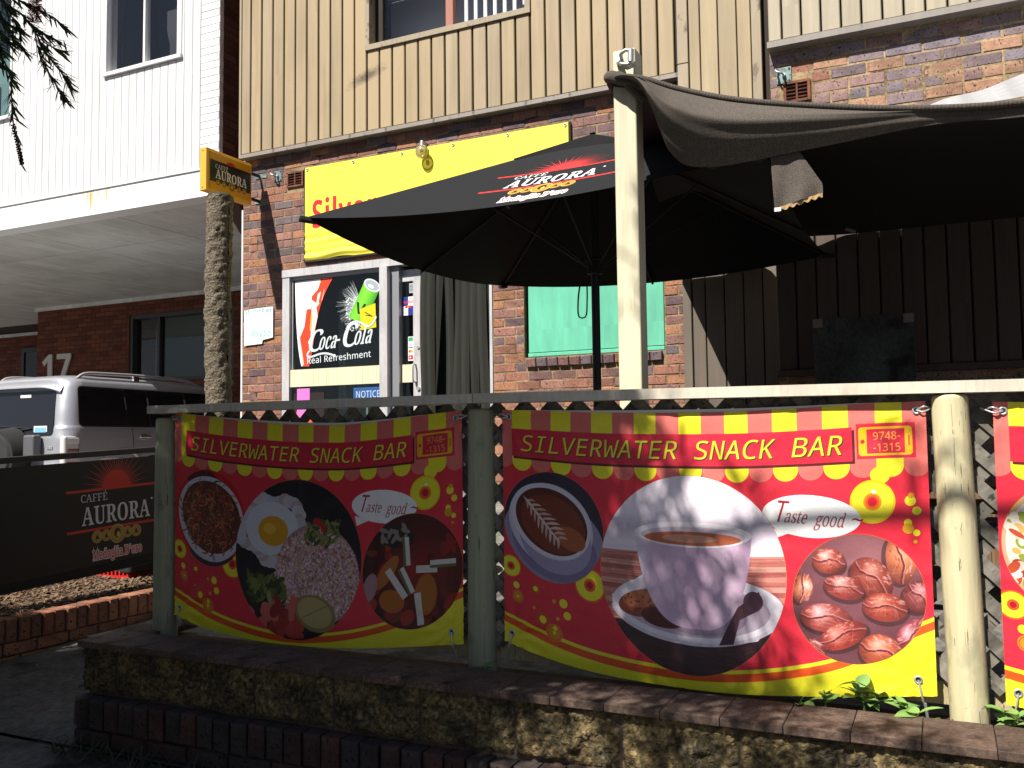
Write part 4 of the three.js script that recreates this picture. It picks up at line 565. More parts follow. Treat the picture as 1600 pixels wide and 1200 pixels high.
{ // projecting box sign
  const s = thing('projecting_sign', 'yellow and black projecting coffee sign bracketed to the brick wall above the trunk', 'sign', [-6.675, 4.352, -3.735]);
  mesh('box', [rbox(0.088, 0.445, 0.67, 0.008)], std([0.78, 0.42, 0.05], 0.5), s);
  const [cv, c] = canvas(768, 512); c.fillStyle = '#c98f10'; c.fillRect(0, 0, 768, 512); c.fillStyle = '#0d0f16'; c.fillRect(0, 105, 768, 300); c.save(); c.beginPath(); c.rect(0, 60, 768, 50); c.clip(); blob(c, 384, 120, 90, 60, '#b02018'); c.restore();
  say(c, 'CAFFÉ', 95, 210, 82, 'serif', '#d9dbdd', { w: 240 }); say(c, 'AURORA', 100, 345, 175, 'bold serif', '#dfe1e4', { w: 590 });
  [130, 240, 384, 520, 620].forEach((x, i) => { const r = i === 2 ? 62 : 40; blob(c, x + 20, 405, r, r, '#a27a24'); blob(c, x + 20, 405, r * 0.7, r * 0.7, '#4a3a14'); blob(c, x + 20, 405, r * 0.45, r * 0.45, '#b98f34'); });
  const m = std([1, 1, 1], 0.3, { map: ctex(cv) });
  mesh('face', new THREE.PlaneGeometry(0.6, 0.385).rotateY(Math.PI / 2).translate(0.052, 0, -0.01), m, s); mesh('face', new THREE.PlaneGeometry(0.6, 0.385).rotateY(-Math.PI / 2).translate(-0.052, 0, -0.01), m, s);
  mesh('face_panel', [rbox(0.012, 0.395, 0.61, 0.005, 0.0455, 0, -0.01), rbox(0.012, 0.395, 0.61, 0.005, -0.0455, 0, -0.01)], std([0.7, 0.45, 0.04], 0.4), s);
  for (const y of [0.14, -0.14]) { mesh('arm', [box2(-0.012, 0.012, y - 0.014, y + 0.014, -0.51, -0.33)], M.black, s); mesh('wall_plate', box2(-0.06, 0.1, y - 0.022, y + 0.022, -0.514, -0.506), M.plate, s); }
  for (const y of [0.19, -0.19]) mesh('screw', new THREE.SphereGeometry(0.006, 8, 6).translate(0.0, y, 0.336), M.gap, s);
}
function eyePlate(x, y, z, label, tilt) {
  const s = thing('eye_plate', label, 'bracket', [x, y, z], 'pale green eye plates bolted to the brickwork');
  mesh('plate', rbox(0.105, 0.12, 0.008, 0.003, 0, 0, 0.004), M.plate, s);
  mesh('eye_bolt', [tube([[-0.03, 0.035, 0.008], [-0.05, 0.04, 0.04], [-0.04, 0.01, 0.075], [-0.005, -0.005, 0.07], [0.0, -0.01, 0.008]], 0.008), rod([0, 0, 0.006], [0, 0, 0.03], 0.014, 6)], M.galv, s);
  for (const [a, b] of [[-0.038, 0.045], [0.038, 0.045], [-0.038, -0.045], [0.038, -0.045]]) mesh('bolt', rod([a, b, 0.007], [a, b, 0.014], 0.007, 6), M.gap, s);
}
eyePlate(-6.42, 4.462, -4.249, 'pale green eye plate on the brick between the projecting sign and the left vent');
eyePlate(-0.938, 4.18, -3.249, 'pale blue-green eye plate on the brick just above the right vent');
{
  const s = thing('security_sticker', 'torn white security notice stuck on the brick beside the shop window', 'sticker', [-6.67, 2.83, -4.236]);
  const [cv, c] = canvas(256, 256); c.fillStyle = '#e4ebef'; c.fillRect(0, 0, 256, 256); say(c, 'SECURED BY', 8, 34, 34, 'bold sans-serif', '#3f90a6', { w: 236 }); say(c, 'ibyte', 66, 196, 66, 'sans-serif', '#5fb4c8', { w: 170 });
  for (let i = 0; i < 60; i++) { c.fillStyle = 'rgba(245,248,250,0.8)'; c.fillRect(rr(40, 150), rr(4, 44), rr(2, 16), rr(1, 4)); } for (let i = 0; i < 5; i++) stroke(c, [[rr(0, 40), rr(60, 190)], [rr(200, 256), rr(60, 190)]], 1, 'rgba(140,150,150,0.4)');
  const sh = new THREE.Shape(); [[-0.2, 0.19], [-0.05, 0.2], [0.2, 0.205], [0.2, -0.13], [0.06, -0.15], [0.05, -0.19], [-0.2, -0.2]].forEach(([x, y], i) => (i ? sh.lineTo(x, y) : sh.moveTo(x, y))); sh.closePath();
  const g = new THREE.ExtrudeGeometry(sh, { depth: 0.003, bevelEnabled: false }); const p = g.attributes.position, u = g.attributes.uv; for (let i = 0; i < p.count; i++) u.setXY(i, p.getX(i) / 0.4 + 0.5, p.getY(i) / 0.41 + 0.5);
  mesh('paper', g, std([1, 1, 1], 0.6, { map: ctex(cv) }), s);
}

// ------------------------------------------------------------------ front retaining wall
{
  const w = thing('retaining_wall', 'low wall of rough concrete blocks with brown capping under the fence', 'wall', [0, 0, 0]);
  mesh('core', box2(-3.69, 4, 0.05, 0.6, 0.1, 0.33), M.mortarDark, w);
  const rock = (W, H) => { const nx = Math.round(W / 0.014), ny = 16, s = rr(0, 9); const f = (u, v) => { const e = Math.min(u * W, (1 - u) * W, v * H, (1 - v) * H), k = cl(e / 0.018), n = fbm(u * 0.5 + s, v * 0.3 + s, 8, 4, 13), m = fbm(u + s, v * 0.6, 12, 3, 15); return [(u - 0.5) * W, (0.5 - v) * H, 0.012 * k + k * (0.04 * (n - 0.35) + 0.034 * (m - 0.5) + 0.02 * (fbm(u + s, v * 0.6, 28, 2, 18) - 0.5))]; };
    const a = grid(nx, ny, f); return merge([metric(a, rr(0, 3), rr(0, 3)), box(W, H, 0.06, 0, 0, -0.031)]); };
  const long = [0, 1, 2, 3].map(() => rock(0.4, 0.206));
  const first = mesh('block', rock(0.208, 0.206), M.block[3], w); first.position.set(-3.627, 0.501, 0.33);
  for (let k = 0; k < 17; k++) { const o = mesh('block', long[k % 4], pick(M.block), w); o.position.set(-3.3 + k * 0.4085, 0.501, 0.33); if (k % 3 === 1) o.rotation.z = Math.PI; }
  const side = mesh('block', rock(0.24, 0.206), M.block[2], w); side.position.set(-3.7, 0.501, 0.205); side.rotation.y = -Math.PI / 2;
  const caps = [0, 1, 2, 3].map(() => rbox(0.2005, 0.031, 0.262, 0.0045));
  for (let k = 0; k < 36; k++) { const o = mesh('cap_paver', caps[k % 4], pick(M.cap), w); o.position.set(-3.634 + k * 0.2025, 0.62 + rr(-0.001, 0.001), 0.24 + rr(-0.002, 0.002)); }
  const endcap = mesh('cap_paver', rbox(0.2, 0.031, 0.3, 0.0045), M.cap[2], w); endcap.position.set(-3.634, 0.62, -0.045);
  const sol = [0, 1, 2, 3].map(() => brickGeo(0.084, 0.135, 0.16, 0.012, 0.004)), str = [0, 1].map(() => brickGeo(0.222, 0.072, 0.16, 0.01, 0.004));
  for (let k = 0; k < 60; k++) { const o = mesh('plinth_brick', sol[k % 4], pick(M.plinth), w); o.position.set(-3.65 + k * 0.094, 0.318 + rr(-0.003, 0.003), 0.338 + rr(-0.004, 0.004)); o.rotation.y = rr(-0.03, 0.03); if (k === 0) o.rotation.y = -0.5; }
  for (let k = 0; k < 26; k++) { const o = mesh('plinth_brick', str[k % 2], pick(M.plinth), w); o.position.set(-3.58 + k * 0.232, 0.212 + rr(-0.003, 0.003), 0.335 + rr(-0.004, 0.004)); }
}
struct('planting_strip', box2(-3.6, 4, 0.3, 0.592, -0.1, 0.118), M.soil);

// ------------------------------------------------------------------ timber lattice fence
{
  const f = thing('lattice_fence', 'painted timber fence with round posts, pale top rail and crossed lattice', 'fence', [0, 0, 0]);
  const PX = [-3.557, -1.768, 0.06, 1.9];
  PX.forEach((x, k) => {
    const h = k === 2 ? 1.693 : 1.693, g = new THREE.LatheGeometry([[0, 0.35], [0.061, 0.35], [0.06, 1.0], [0.0575, h - 0.016], [0.051, h - 0.004], [0, h]].map(([a, b]) => new THREE.Vector2(a, b)), 28);
    const p = g.attributes.position; for (let i = 0; i < p.count; i++) { const y = p.getY(i), a = Math.atan2(p.getZ(i), p.getX(i)), q = 1 + 0.03 * (vn(a * 1.2 + 4, y * 3, 64, k) - 0.5); p.setXYZ(i, p.getX(i) * q, y, p.getZ(i) * q); } g.computeVertexNormals();
    const o = mesh('post', metricCyl(g), k < 2 ? M.greyPaint : M.creamPaint, f); o.position.set(x, 0, 0); o.rotation.y = k * 1.7; o.rotation.z = [0, -0.012, -0.02, 0][k];
  });
  mesh('top_rail', [box2(-3.637, -1.772, 1.7125, 1.7515, -0.045, 0.062), beam([-1.768, 1.7325, 0.0085], [2.2, 1.693, 0.0085], 0.04, 0.107)], M.rail, f);
  mesh('bottom_rail', [box2(-3.49, -1.83, 0.655, 0.73, -0.052, -0.0385), box2(-1.7, -0.005, 0.645, 0.72, -0.052, -0.0385), box2(0.125, 1.83, 0.645, 0.72, -0.052, -0.0385)], M.timberRaw, f);
  // lattice slats, two crossed layers, clipped to each bay
  const bays = [[-3.55, 2.0]], y0 = 0.71, y1 = 1.71, st = 0.123;
  for (const [x0, x1] of bays) for (const dir of [-1, 1]) for (let c = -12; c < 46; c++) {
    // line x = X + t, y = y0 + t*dir
    const X = x0 + c * st + rr(-0.006, 0.006); let a, e;
    if (dir > 0) { const t0 = Math.max(0, x0 - X), t1 = Math.min(y1 - y0, x1 - X); if (t1 - t0 < 0.05) continue; a = [X + t0, y0 + t0]; e = [X + t1, y0 + t1]; }
    else { const t0 = Math.max(0, x0 - X), t1 = Math.min(y1 - y0, x1 - X); if (t1 - t0 < 0.05) continue; a = [X + t0, y1 - t0]; e = [X + t1, y1 - t1]; }
    const z = dir < 0 ? -0.021 : -0.032;
    mesh('slat', beam([...a, z], [...e, z + rr(-0.0005, 0.0005)], 0.044, 0.0095), pick(M.lattice), f);
  }
}
function metricCyl(g) { const p = g.attributes.position, u = g.attributes.uv; const n = g.attributes.normal; for (let i = 0; i < p.count; i++) { const r = Math.hypot(p.getX(i), p.getZ(i)); u.setXY(i, u.getX(i) * 0.38, p.getY(i)); } return g; }

// ------------------------------------------------------------------ vinyl banners tied to the fence
function banner(kind, label, x0, x1, top, bot, z, ripple) {
  const b = thing('vinyl_banner', label, 'banner', [(x0 + x1) / 2, 0.68, z], 'printed vinyl banners tied along the lattice fence');
  const T = curve1(top), B = curve1(bot), w = x1 - x0;
  const pulls = (u, v) => [[0.018, 0.03], [0.982, 0.03], [0.022, 0.955], [0.965, 0.945]].reduce((a, [p, q], i) => { const x = (u - p) * 1.6, y = v - q; return a + 0.009 * Math.exp(-Math.hypot(x, y) / 0.2) * (0.5 + 0.5 * Math.sin(Math.atan2(y, x) * 11 + i)) * cl(Math.hypot(x, y) / 0.05); }, 0);
  const f = (u, v) => { const e = Math.sin(Math.PI * u); return [(u - 0.5) * w, lerp(T(u), B(u), v) - 0.68, ripple(u, v) + 0.004 + 0.006 * Math.sin(u * 9 + v * 2) * e + pulls(u, v) - 0.004 * Math.exp(-Math.pow((u - 0.46) / 0.012, 2)) - 0.003 * Math.exp(-Math.pow((u - 0.73) / 0.01, 2))]; };
  mesh('printed_sheet', sheet(110, 72, f, 0.0012), std([1, 1, 1], 0.42, { map: bannerArt(kind), bumpMap: T_wrinkle, bumpScale: 0.006 }), b);
  mesh('white_hem', sheet(48, 2, (u, v) => { const q = f(0.04 + u * 0.9, 0); return [q[0], q[1] + 0.012 * Math.sin(Math.PI * u) - v * 0.02 * Math.sin(Math.PI * u), q[2] - 0.005]; }, 0.0012), std([0.8, 0.8, 0.78], 0.5), b);
  for (const [u, v] of [[0.018, 0.03], [0.982, 0.03], [0.022, 0.955], [0.965, 0.945]]) { const q = f(u, v); const e = mesh('eyelet', new THREE.TorusGeometry(0.011, 0.004, 6, 14).translate(q[0], q[1], q[2] + 0.003), M.galv, b); mesh('hole', new THREE.CircleGeometry(0.009, 14).translate(q[0], q[1], q[2] + 0.002), M.gap, e); }
  for (const [u, dx] of [[0.018, -0.06], [0.982, 0.05]]) { const q = f(u, 0.03); mesh('tie_wire', [tube([[q[0], q[1], q[2] + 0.004], [q[0] + dx * 0.5, q[1] + 0.012, q[2] + 0.012], [q[0] + dx, q[1] + 0.004, q[2] - 0.02]], 0.0035), tube([[q[0], q[1], q[2] + 0.004], [q[0] + dx * 0.4, q[1] - 0.006, q[2] + 0.014], [q[0] + dx * 1.1, q[1] + 0.012, q[2] - 0.01]], 0.003)], M.galv, b); }
  for (const [u, v, dx] of [[0.022, 0.955, -0.02], [0.965, 0.945, 0.018]]) { const q = f(u, v); mesh('tie_cord', [tube([[q[0], q[1], q[2] + 0.005], [q[0] + dx * 0.5, q[1] - 0.05, q[2] + 0.012], [q[0] + dx, q[1] - 0.09, q[2]]], 0.0035), rod([q[0] + dx, q[1] - 0.075, q[2] + 0.004], [q[0] + dx * 1.3, q[1] - 0.125, q[2] - 0.004], 0.005, 8)], M.galv, b); }
  return b;
}
const sag1 = [[0, 1.722], [0.05, 1.706], [0.2, 1.676], [0.35, 1.652], [0.49, 1.638], [0.62, 1.634], [0.75, 1.647], [0.87, 1.666], [1, 1.686]];
banner(1, 'shaded red and yellow banner picturing noodles, fried rice with egg and hot pot', -3.474, -1.8445, sag1, [[0, 0.712], [0.13, 0.663], [0.31, 0.634], [0.45, 0.629], [0.62, 0.639], [0.75, 0.656], [0.87, 0.678], [1, 0.704]], 0.012, (u, v) => 0.018 * Math.sin(Math.PI * u) * v + 0.012 * Math.exp(-Math.pow((u - v * 0.3) * 5, 2)));
banner(2, 'red and yellow banner picturing a latte, a tea cup and coffee beans', -1.651, -0.047, [[0, 1.683], [0.11, 1.673], [0.28, 1.659], [0.45, 1.652], [0.6, 1.651], [0.74, 1.657], [0.88, 1.667], [1, 1.67]], [[0, 0.735], [0.14, 0.676], [0.27, 0.641], [0.43, 0.628], [0.58, 0.625], [0.72, 0.64], [0.86, 0.66], [1, 0.683]], 0.014, (u, v) => 0.02 * Math.sin(Math.PI * u) * v + 0.004 * Math.sin(u * 18) * v);
banner(3, 'red and yellow banner cut off by the right edge of the picture', 0.155, 1.78, [[0, 1.662], [0.3, 1.64], [0.6, 1.63], [1, 1.66]], [[0, 0.68], [0.3, 0.62], [0.6, 0.62], [1, 0.67]], 0.014, (u, v) => 0.02 * Math.sin(Math.PI * u) * v);

// ------------------------------------------------------------------ square post, umbrella, shade sails
{
  const p = thing('square_post', 'cream square steel post holding the corner of the shade sail', 'post', [-1.196, 0.58, -0.35]);
  mesh('shaft', rbox(0.103, 2.68, 0.1, 0.008, 0, 1.34, 0, 3), M.creamClean, p);
  mesh('shackle', [tube([[-0.005, 2.62, 0.05], [0.0, 2.645, 0.085], [0.03, 2.655, 0.09], [0.045, 2.63, 0.088], [0.035, 2.595, 0.088], [0.0, 2.6, 0.086], [-0.012, 2.615, 0.06]], 0.0085, 40, 8), rod([-0.02, 2.625, 0.05], [-0.02, 2.625, 0.085], 0.014, 10), rod([0.043, 2.6, 0.088], [0.045, 2.655, 0.088], 0.013, 10)], M.galv, p);
  mesh('base_plate', rbox(0.2, 0.012, 0.2, 0.004, 0, 0.006, 0), M.galv, p);
}
{
  const h = 2.8, s = 2.49, H = 0.63, cx = -1.895, cz = -1.807;
  const u = thing('cafe_umbrella', 'large square black cafe umbrella with a red and white coffee logo', 'umbrella', [cx, 0, cz]);
  const panel = (rot, k) => (a, t) => { const q = (a - 0.5) * 2, y = h + H * (1 - t) - t * t * 0.085 * (1 - q * q) + 0.0; const x = q * t * s / 2, z = t * s / 2, c = Math.cos(rot), n = Math.sin(rot); return [x * c + z * n, y, -x * n + z * c]; };
  const [cv, c] = canvas(2048, 1024); c.fillStyle = '#fff'; c.fillStyle = '#242528'; c.fillRect(0, 0, 2048, 1024);
  for (let i = 0; i < 9000; i++) { c.fillStyle = 'rgba(' + (rnd() < 0.5 ? '52,52,56' : '20,20,22') + ',0.10)'; c.fillRect(rr(0, 2048), rr(0, 1024), rr(2, 40), 1); }
  aurora(c, 895, 800, 425, { white: '#f2f2f2', red: '#ee3a3a', gold: '#d2a24e', lineFrom: -0.25, lineTo: 0.95 });
  const top = new THREE.MeshPhysicalMaterial({ roughness: 0.85, specularIntensity: 0.25, side: THREE.DoubleSide, map: ctex(cv), bumpMap: rep(T_cloth, 5), bumpScale: 0.0006 });
  for (let k = 0; k < 4; k++) mesh('canopy_panel', sheet(36, 24, panel(k * Math.PI / 2), 0.002, k ? (a, t) => [a * 0.3, t * 0.4] : (a, t) => [(a - 0.5) * t + 0.5, 1 - t]), k ? M.canvas : top, u);
  for (let k = 0; k < 4; k++) { const f = panel(k * Math.PI / 2); mesh('vent_flap', sheet(20, 8, (a, t) => { const q = f(a, t * 0.3); return [q[0], q[1] + 0.028 - 0.02 * t - 0.03 * t * t * (1 - Math.pow((a - 0.5) * 2, 2)), q[2]]; }, 0.002), M.canvas, u); }
  mesh('finial', new THREE.SphereGeometry(0.02, 12, 8).scale(1, 0.5, 1).translate(0, h + H + 0.03, 0), M.black, u);
  mesh('pole', rod([0, 0.75, 0], [0, h + H, 0], 0.026, 18), M.black, u);
  mesh('base', [new THREE.CylinderGeometry(0.28, 0.3, 0.08, 28).translate(0, 0.79, 0), rod([0, 0.8, 0], [0, 1.1, 0], 0.036, 16)], M.black, u);
  const hub = mesh('hub', [new THREE.CylinderGeometry(0.05, 0.05, 0.09, 14).translate(0, 2.62, 0), new THREE.TorusGeometry(0.05, 0.012, 6, 16).rotateX(Math.PI / 2).translate(0, 2.66, 0)], M.blackMatt, u);
  for (let k = 0; k < 8; k++) {
    const a = k * Math.PI / 4, L = k % 2 ? s / 2 * Math.SQRT2 : s / 2, ty = k % 2 ? h : h - 0.085, X = Math.sin(a), Z = Math.cos(a), at = (t, dy) => [X * L * t, lerp(h + H, ty, t) - (k % 2 ? 0 : 0.085 * (t * t - t)) + dy, Z * L * t];
    mesh('rib', [rod(at(0.02, -0.02), at(0.5, -0.02), 0.009, 6), rod(at(0.5, -0.02), at(0.995, -0.014), 0.009, 6)], M.blackMatt, u);
    mesh('strut', rod([X * 0.05, 2.62, Z * 0.05], at(0.52, -0.03), 0.006, 6), std([0.022, 0.022, 0.024], 0.7), u);
    if (k % 2) mesh('corner_pocket', rbox(0.05, 0.03, 0.1, 0.008).rotateX(-0.1).rotateY(a).translate(X * (L - 0.02), h - 0.012, Z * (L - 0.02)), M.blackMatt, u);
  }
  mesh('cord_loop', tube([[-0.06, 2.6, 0.06], [-0.085, 2.4, 0.08], [-0.075, 2.3, 0.085], [-0.04, 2.3, 0.08], [-0.03, 2.4, 0.07], [-0.035, 2.6, 0.06]], 0.005), M.gap, u);
}
{
  const s = thing('shade_sail', 'dark brown-grey shade sail sagging from the square post across the right side', 'shade sail', [0, 0, 0]);
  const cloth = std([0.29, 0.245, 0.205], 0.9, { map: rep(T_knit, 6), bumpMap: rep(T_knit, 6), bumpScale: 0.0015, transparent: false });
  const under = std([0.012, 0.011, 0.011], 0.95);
  const fx = [[-1.26, 3.13, -0.27], [-1.125, 3.1, -0.27], [-0.957, 3.03, -0.3], [-0.716, 2.94, -0.3], [-0.343, 2.846, -0.3], [0, 2.78, -0.3], [0.35, 2.745, -0.3], [0.9, 2.74, -0.3], [1.7, 2.85, -0.3], [2.6, 3.12, -0.3]];
  const bx = [[-1.24, 3.1, -0.28], [-1.1, 3.03, -0.3], [-1.0, 2.77, -0.33], [-0.84, 2.69, -0.33], [-0.45, 2.705, -0.33], [0, 2.728, -0.32], [0.36, 2.705, -0.31], [0.9, 2.72, -0.31], [1.7, 2.85, -0.31], [2.6, 3.1, -0.31]];
  const rx = [[-1.97, 2.95, -4.06], [-1.65, 2.96, -4.06], [-1.2, 2.96, -4.04], [-1.0, 2.96, -3.198], [-0.5, 2.958, -3.198], [0.1, 2.955, -3.198], [0.6, 2.955, -3.198], [1.2, 2.955, -3.198], [2.0, 2.96, -3.198], [3, 2.96, -3.198]];
  const at = (P, u) => { const k = P.length - 1, t = cl(u) * k, i = Math.min(k - 1, Math.floor(t)), f = t - i; const cr = (j) => { const g = (n) => P[Math.max(0, Math.min(k, n))][j]; const a = g(i - 1), b = g(i), c = g(i + 1), d = g(i + 2); return 0.5 * (2 * b + (c - a) * f + (2 * a - 5 * b + 4 * c - d) * f * f + (3 * b - a - 3 * c + d) * f * f * f); }; return [cr(0), cr(1), cr(2)]; };
  const drape = (u, v) => { const a = at(fx, u), b = at(bx, u), e = Math.sin(Math.PI * cl(v)) ; const fold = Math.exp(-u * 5) * (0.03 * Math.sin(v * 13 + u * 6) + 0.015 * Math.sin(v * 27 - u * 14)) * cl(v * 6) * cl(u * 20); const bil = 0.14 * e * cl(u * 6) * (1 - cl((u - 0.25) * 3)); return [lerp(a[0], b[0], v), lerp(a[1], b[1], v) + 0.02 * e * cl(u * 5), lerp(a[2], b[2], v) + bil + fold]; };
  mesh('front_drape', sheet(110, 40, drape, 0.0015, (u, v) => [u * 4, v * 0.5]), cloth, s);
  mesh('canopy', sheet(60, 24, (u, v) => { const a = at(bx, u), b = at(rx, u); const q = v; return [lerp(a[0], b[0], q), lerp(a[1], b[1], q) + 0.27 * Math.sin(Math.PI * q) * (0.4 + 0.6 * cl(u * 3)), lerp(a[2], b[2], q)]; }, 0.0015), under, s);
  mesh('edge_rope', tube(fx.map(([x, y, z], i) => [x, y + 0.008, z + 0.006]), 0.012, 80, 8), cloth, s);
  mesh('knot', [tube([[-1.262, 3.14, -0.29], [-1.24, 3.13, -0.26], [-1.19, 3.105, -0.25], [-1.13, 3.08, -0.258], [-1.1, 3.05, -0.3]], 0.026, 24, 10), tube([[-1.26, 3.145, -0.3], [-1.2, 3.125, -0.262], [-1.15, 3.06, -0.262], [-1.11, 3.02, -0.3]], 0.02, 24, 8), tube([[-1.262, 3.13, -0.3], [-1.268, 3.12, -0.36], [-1.22, 3.1, -0.42], [-1.14, 3.08, -0.41], [-1.1, 3.07, -0.33]], 0.018, 20, 8)], cloth, s);
  const flap = mesh('corner_flap', sheet(16, 14, (u, v) => { const x0 = lerp(-0.592, -0.58, v), x1 = lerp(-0.485, -0.393, Math.min(1, v * 1.25)); return [lerp(x0, x1, u), lerp(2.72, lerp(2.482, 2.525, u), v), -0.33 + 0.012 * Math.sin(u * 9 + v * 3) * v - 0.01]; }, 0.0012, (u, v) => [u * 0.3, v * 0.3]), cloth, s);
  mesh('scalloped_hem', sheet(70, 3, (u, v) => [lerp(-0.579, -0.394, u), lerp(2.484, 2.526, u) - v * (0.01 + 0.009 * Math.abs(Math.sin(u * Math.PI * 6.5))), -0.338 + 0.003 * Math.cos(u * Math.PI * 13)], 0.0012), std([0.42, 0.28, 0.13], 0.8), flap); mesh('tag', box(0.026, 0.016, 0.003, -0.568, 2.478, -0.334), M.white, flap);
  mesh('turnbuckle', rod([-0.49, 2.965, -3.16], [-0.53, 2.955, -3.02], 0.012, 8), M.galv, s);
  const g = thing('pale_shade_cloth', 'pale grey sunlit shade cloth rising to the brick wall at the right edge', 'shade cloth', [0, 0, 0]);
  mesh('cloth', sheet(40, 16, (u, v) => { const x = lerp(-0.34, 2.6, u), top = 3.70 + 0.175 * (x + 0.15) + 0.012 * Math.sin(x * 14); return [x, lerp(top, 3.36, v) - 0.02 * Math.sin(Math.PI * v), lerp(-3.04, -2.05, v) + 0.01 * Math.sin(u * 30 + v * 4)]; }, 0.0015, (u, v) => [u * 3, v * 1.6]), std([0.62, 0.63, 0.66], 0.85, { map: rep(T_cloth, 4) }), g);
}

// ------------------------------------------------------------------ left side: brick edging, mulch bed, cafe barrier, crate, trunk
{
  const w = thing('brick_edging', 'low red brick garden edging beside the concrete path on the left', 'wall', [0, 0, 0]);
  mesh('core', box2(-5.47, -5.37, 0, 0.44, -4.1, 2.5), M.mortarDark, w);
  const s = [0, 1, 2, 3].map(() => brickGeo(0.077, 0.15, 0.115, 0.007, 0.003)), t = [0, 1].map(() => brickGeo(0.226, 0.074, 0.1, 0.007, 0.003));
  for (let k = 0; k < 72; k++) { const z = 2.3 - k * 0.0865, o = mesh('brick', s[k % 4], pick(M.ledge), w); o.rotation.y = Math.PI / 2 + rr(-0.02, 0.02); o.position.set(-5.412 + rr(-0.005, 0.005), 0.395 + rr(-0.004, 0.004), z); }
  for (let r = 0; r < 3; r++) for (let k = 0; k < 27; k++) { const z = 2.3 - k * 0.236 - (r % 2) * 0.118, o = mesh('brick', t[k % 2], pick(M.ledge), w); o.rotation.y = Math.PI / 2; o.position.set(-5.405 + rr(-0.004, 0.004), 0.276 - r * 0.083, z); }
}
struct('garden_bed', grid(16, 40, (u, v) => [lerp(-5.47, -7.28, u), 0.42 + 0.04 * fbm(u, v, 4, 3, 7) + 0.1 * u * v, lerp(2.5, -4.1, v)], (u, v) => [u * 1.8, v * 6.6]), M.soil);
function stuff(name, label, category, geo, m, n, place, tint) {
  const o = new THREE.InstancedMesh(geo, m, n); o.name = numbered(name); const d = new THREE.Object3D(), c = new THREE.Color();
  for (let i = 0; i < n; i++) { place(d, i); d.updateMatrix(); o.setMatrixAt(i, d.matrix); if (tint) o.setColorAt(i, tint(c, i)); }
  o.castShadow = o.receiveShadow = true; scene.add(o); tag(o, label, category); o.userData.kind = 'stuff'; return o;
}
stuff('mulch', 'straw coloured bark mulch covering the garden bed behind the brick edging', 'mulch', new THREE.BoxGeometry(0.055, 0.006, 0.011), std([1, 1, 1], 0.9), 5200, (d) => { d.position.set(rr(-5.48, -6.9), 0.455 + rr(-0.006, 0.02), rr(0.6, -3.2)); const u = (-5.47 - d.position.x) / 1.81, v = (2.5 - d.position.z) / 6.6; d.position.y = 0.425 + 0.04 * fbm(u, v, 4, 3, 7) + 0.1 * u * v + rr(0, 0.014); d.rotation.set(rr(-0.4, 0.4), rr(0, 6.3), rr(-0.3, 0.3)); const s = rr(0.4, 1.3); d.scale.set(s * rr(0.6, 1.5), s, s * rr(0.6, 1.8)); }, (c) => { const k = rr(0.5, 1); return pick([c.setRGB(0.5 * k, 0.37 * k, 0.2 * k), c.setRGB(0.36 * k, 0.24 * k, 0.13 * k), c.setRGB(0.2 * k, 0.13 * k, 0.08 * k)]); });
const leafGeo = (L, W, droop = 0.2) => grid(2, 5, (u, v) => { const w = W * Math.pow(Math.sin(Math.PI * Math.min(1, 0.06 + v * 0.94)), 0.8) * (1 - 0.25 * v), q = (u - 0.5) * 2; return [q * w / 2, -droop * L * v * v + Math.abs(q) * w * 0.12, v * L]; });
stuff('fallen_leaves', 'dry brown leaves scattered on the path and pavement', 'leaf litter', leafGeo(0.07, 0.026), std([0.16, 0.09, 0.06], 0.8), 60, (d) => { const z = rr(1.4, -2.4); d.position.set(rr(-5.3, -3.75), pathY(z) + 0.008, z); d.rotation.set(rr(-0.2, 0.2), rr(0, 6.3), rr(-0.4, 0.4)); const s = rr(0.5, 1.2); d.scale.set(s, s, s); });
stuff('weedy_grass', 'dark weedy grass along the foot of the front wall', 'grass', leafGeo(0.12, 0.009, 0.5), std([0.035, 0.05, 0.02], 0.8), 700, (d) => { const x = -3.72 + Math.pow(rnd(), 1.2) * 3.6; d.position.set(x, 0.165, 0.47 + rr(0, 0.06) + (rnd() < 0.1 ? 0.06 : 0)); d.rotation.set(-rr(0.5, 1.4), rr(0, 6.3), 0, 'YXZ'); const s = rr(0.4, 1); d.scale.set(s, s, s); });
{
  const g = thing('cafe_barrier', 'black cafe barrier banner with a red sunburst coffee logo beside the fence', 'barrier', [-5.76, 0.455, -0.335]);
  g.rotation.x = 0.045; // the ground rises away from the street
  const [cv, c] = canvas(2048, 855); c.fillStyle = '#171718'; c.fillRect(0, 0, 2048, 855); // 2.0 m x 0.835 m
  const S = 2048 / 2.0; aurora(c, 0.985 * S, 0.48 * S, 0.64 * S, { white: '#c9cbd0', red: '#c23428', gold: '#ac9150', lineFrom: -0.2, lineTo: 1.0 });
  const m = std([1, 1, 1], 0.55, { map: ctex(cv) });
  // local z runs away from the street
  mesh('printed_sheet', sheet(40, 20, (u, v) => [0.005 * Math.sin(u * 7) * Math.sin(v * 3), 0.94 - v * 0.83, -u * 2.0]), m, g);
  mesh('hem', box2(0.001, 0.009, 0.095, 0.15, -2.0, 0), M.blackMatt, g);
  mesh('top_bar', [rbox(0.04, 0.045, 2.06, 0.008, -0.01, 0.99, -1.0)], M.black, g);
  mesh('bottom_bar', [rbox(0.03, 0.03, 2.0, 0.008, -0.012, 0.1, -1.0)], M.black, g);
  for (const z of [-0.02, -2.0]) { mesh('upright', rod([-0.015, 0, z], [-0.015, 1.0, z], 0.02, 12), M.black, g); mesh('foot', rbox(0.4, 0.02, 0.12, 0.008, -0.015, 0.0, z), M.black, g); }
}
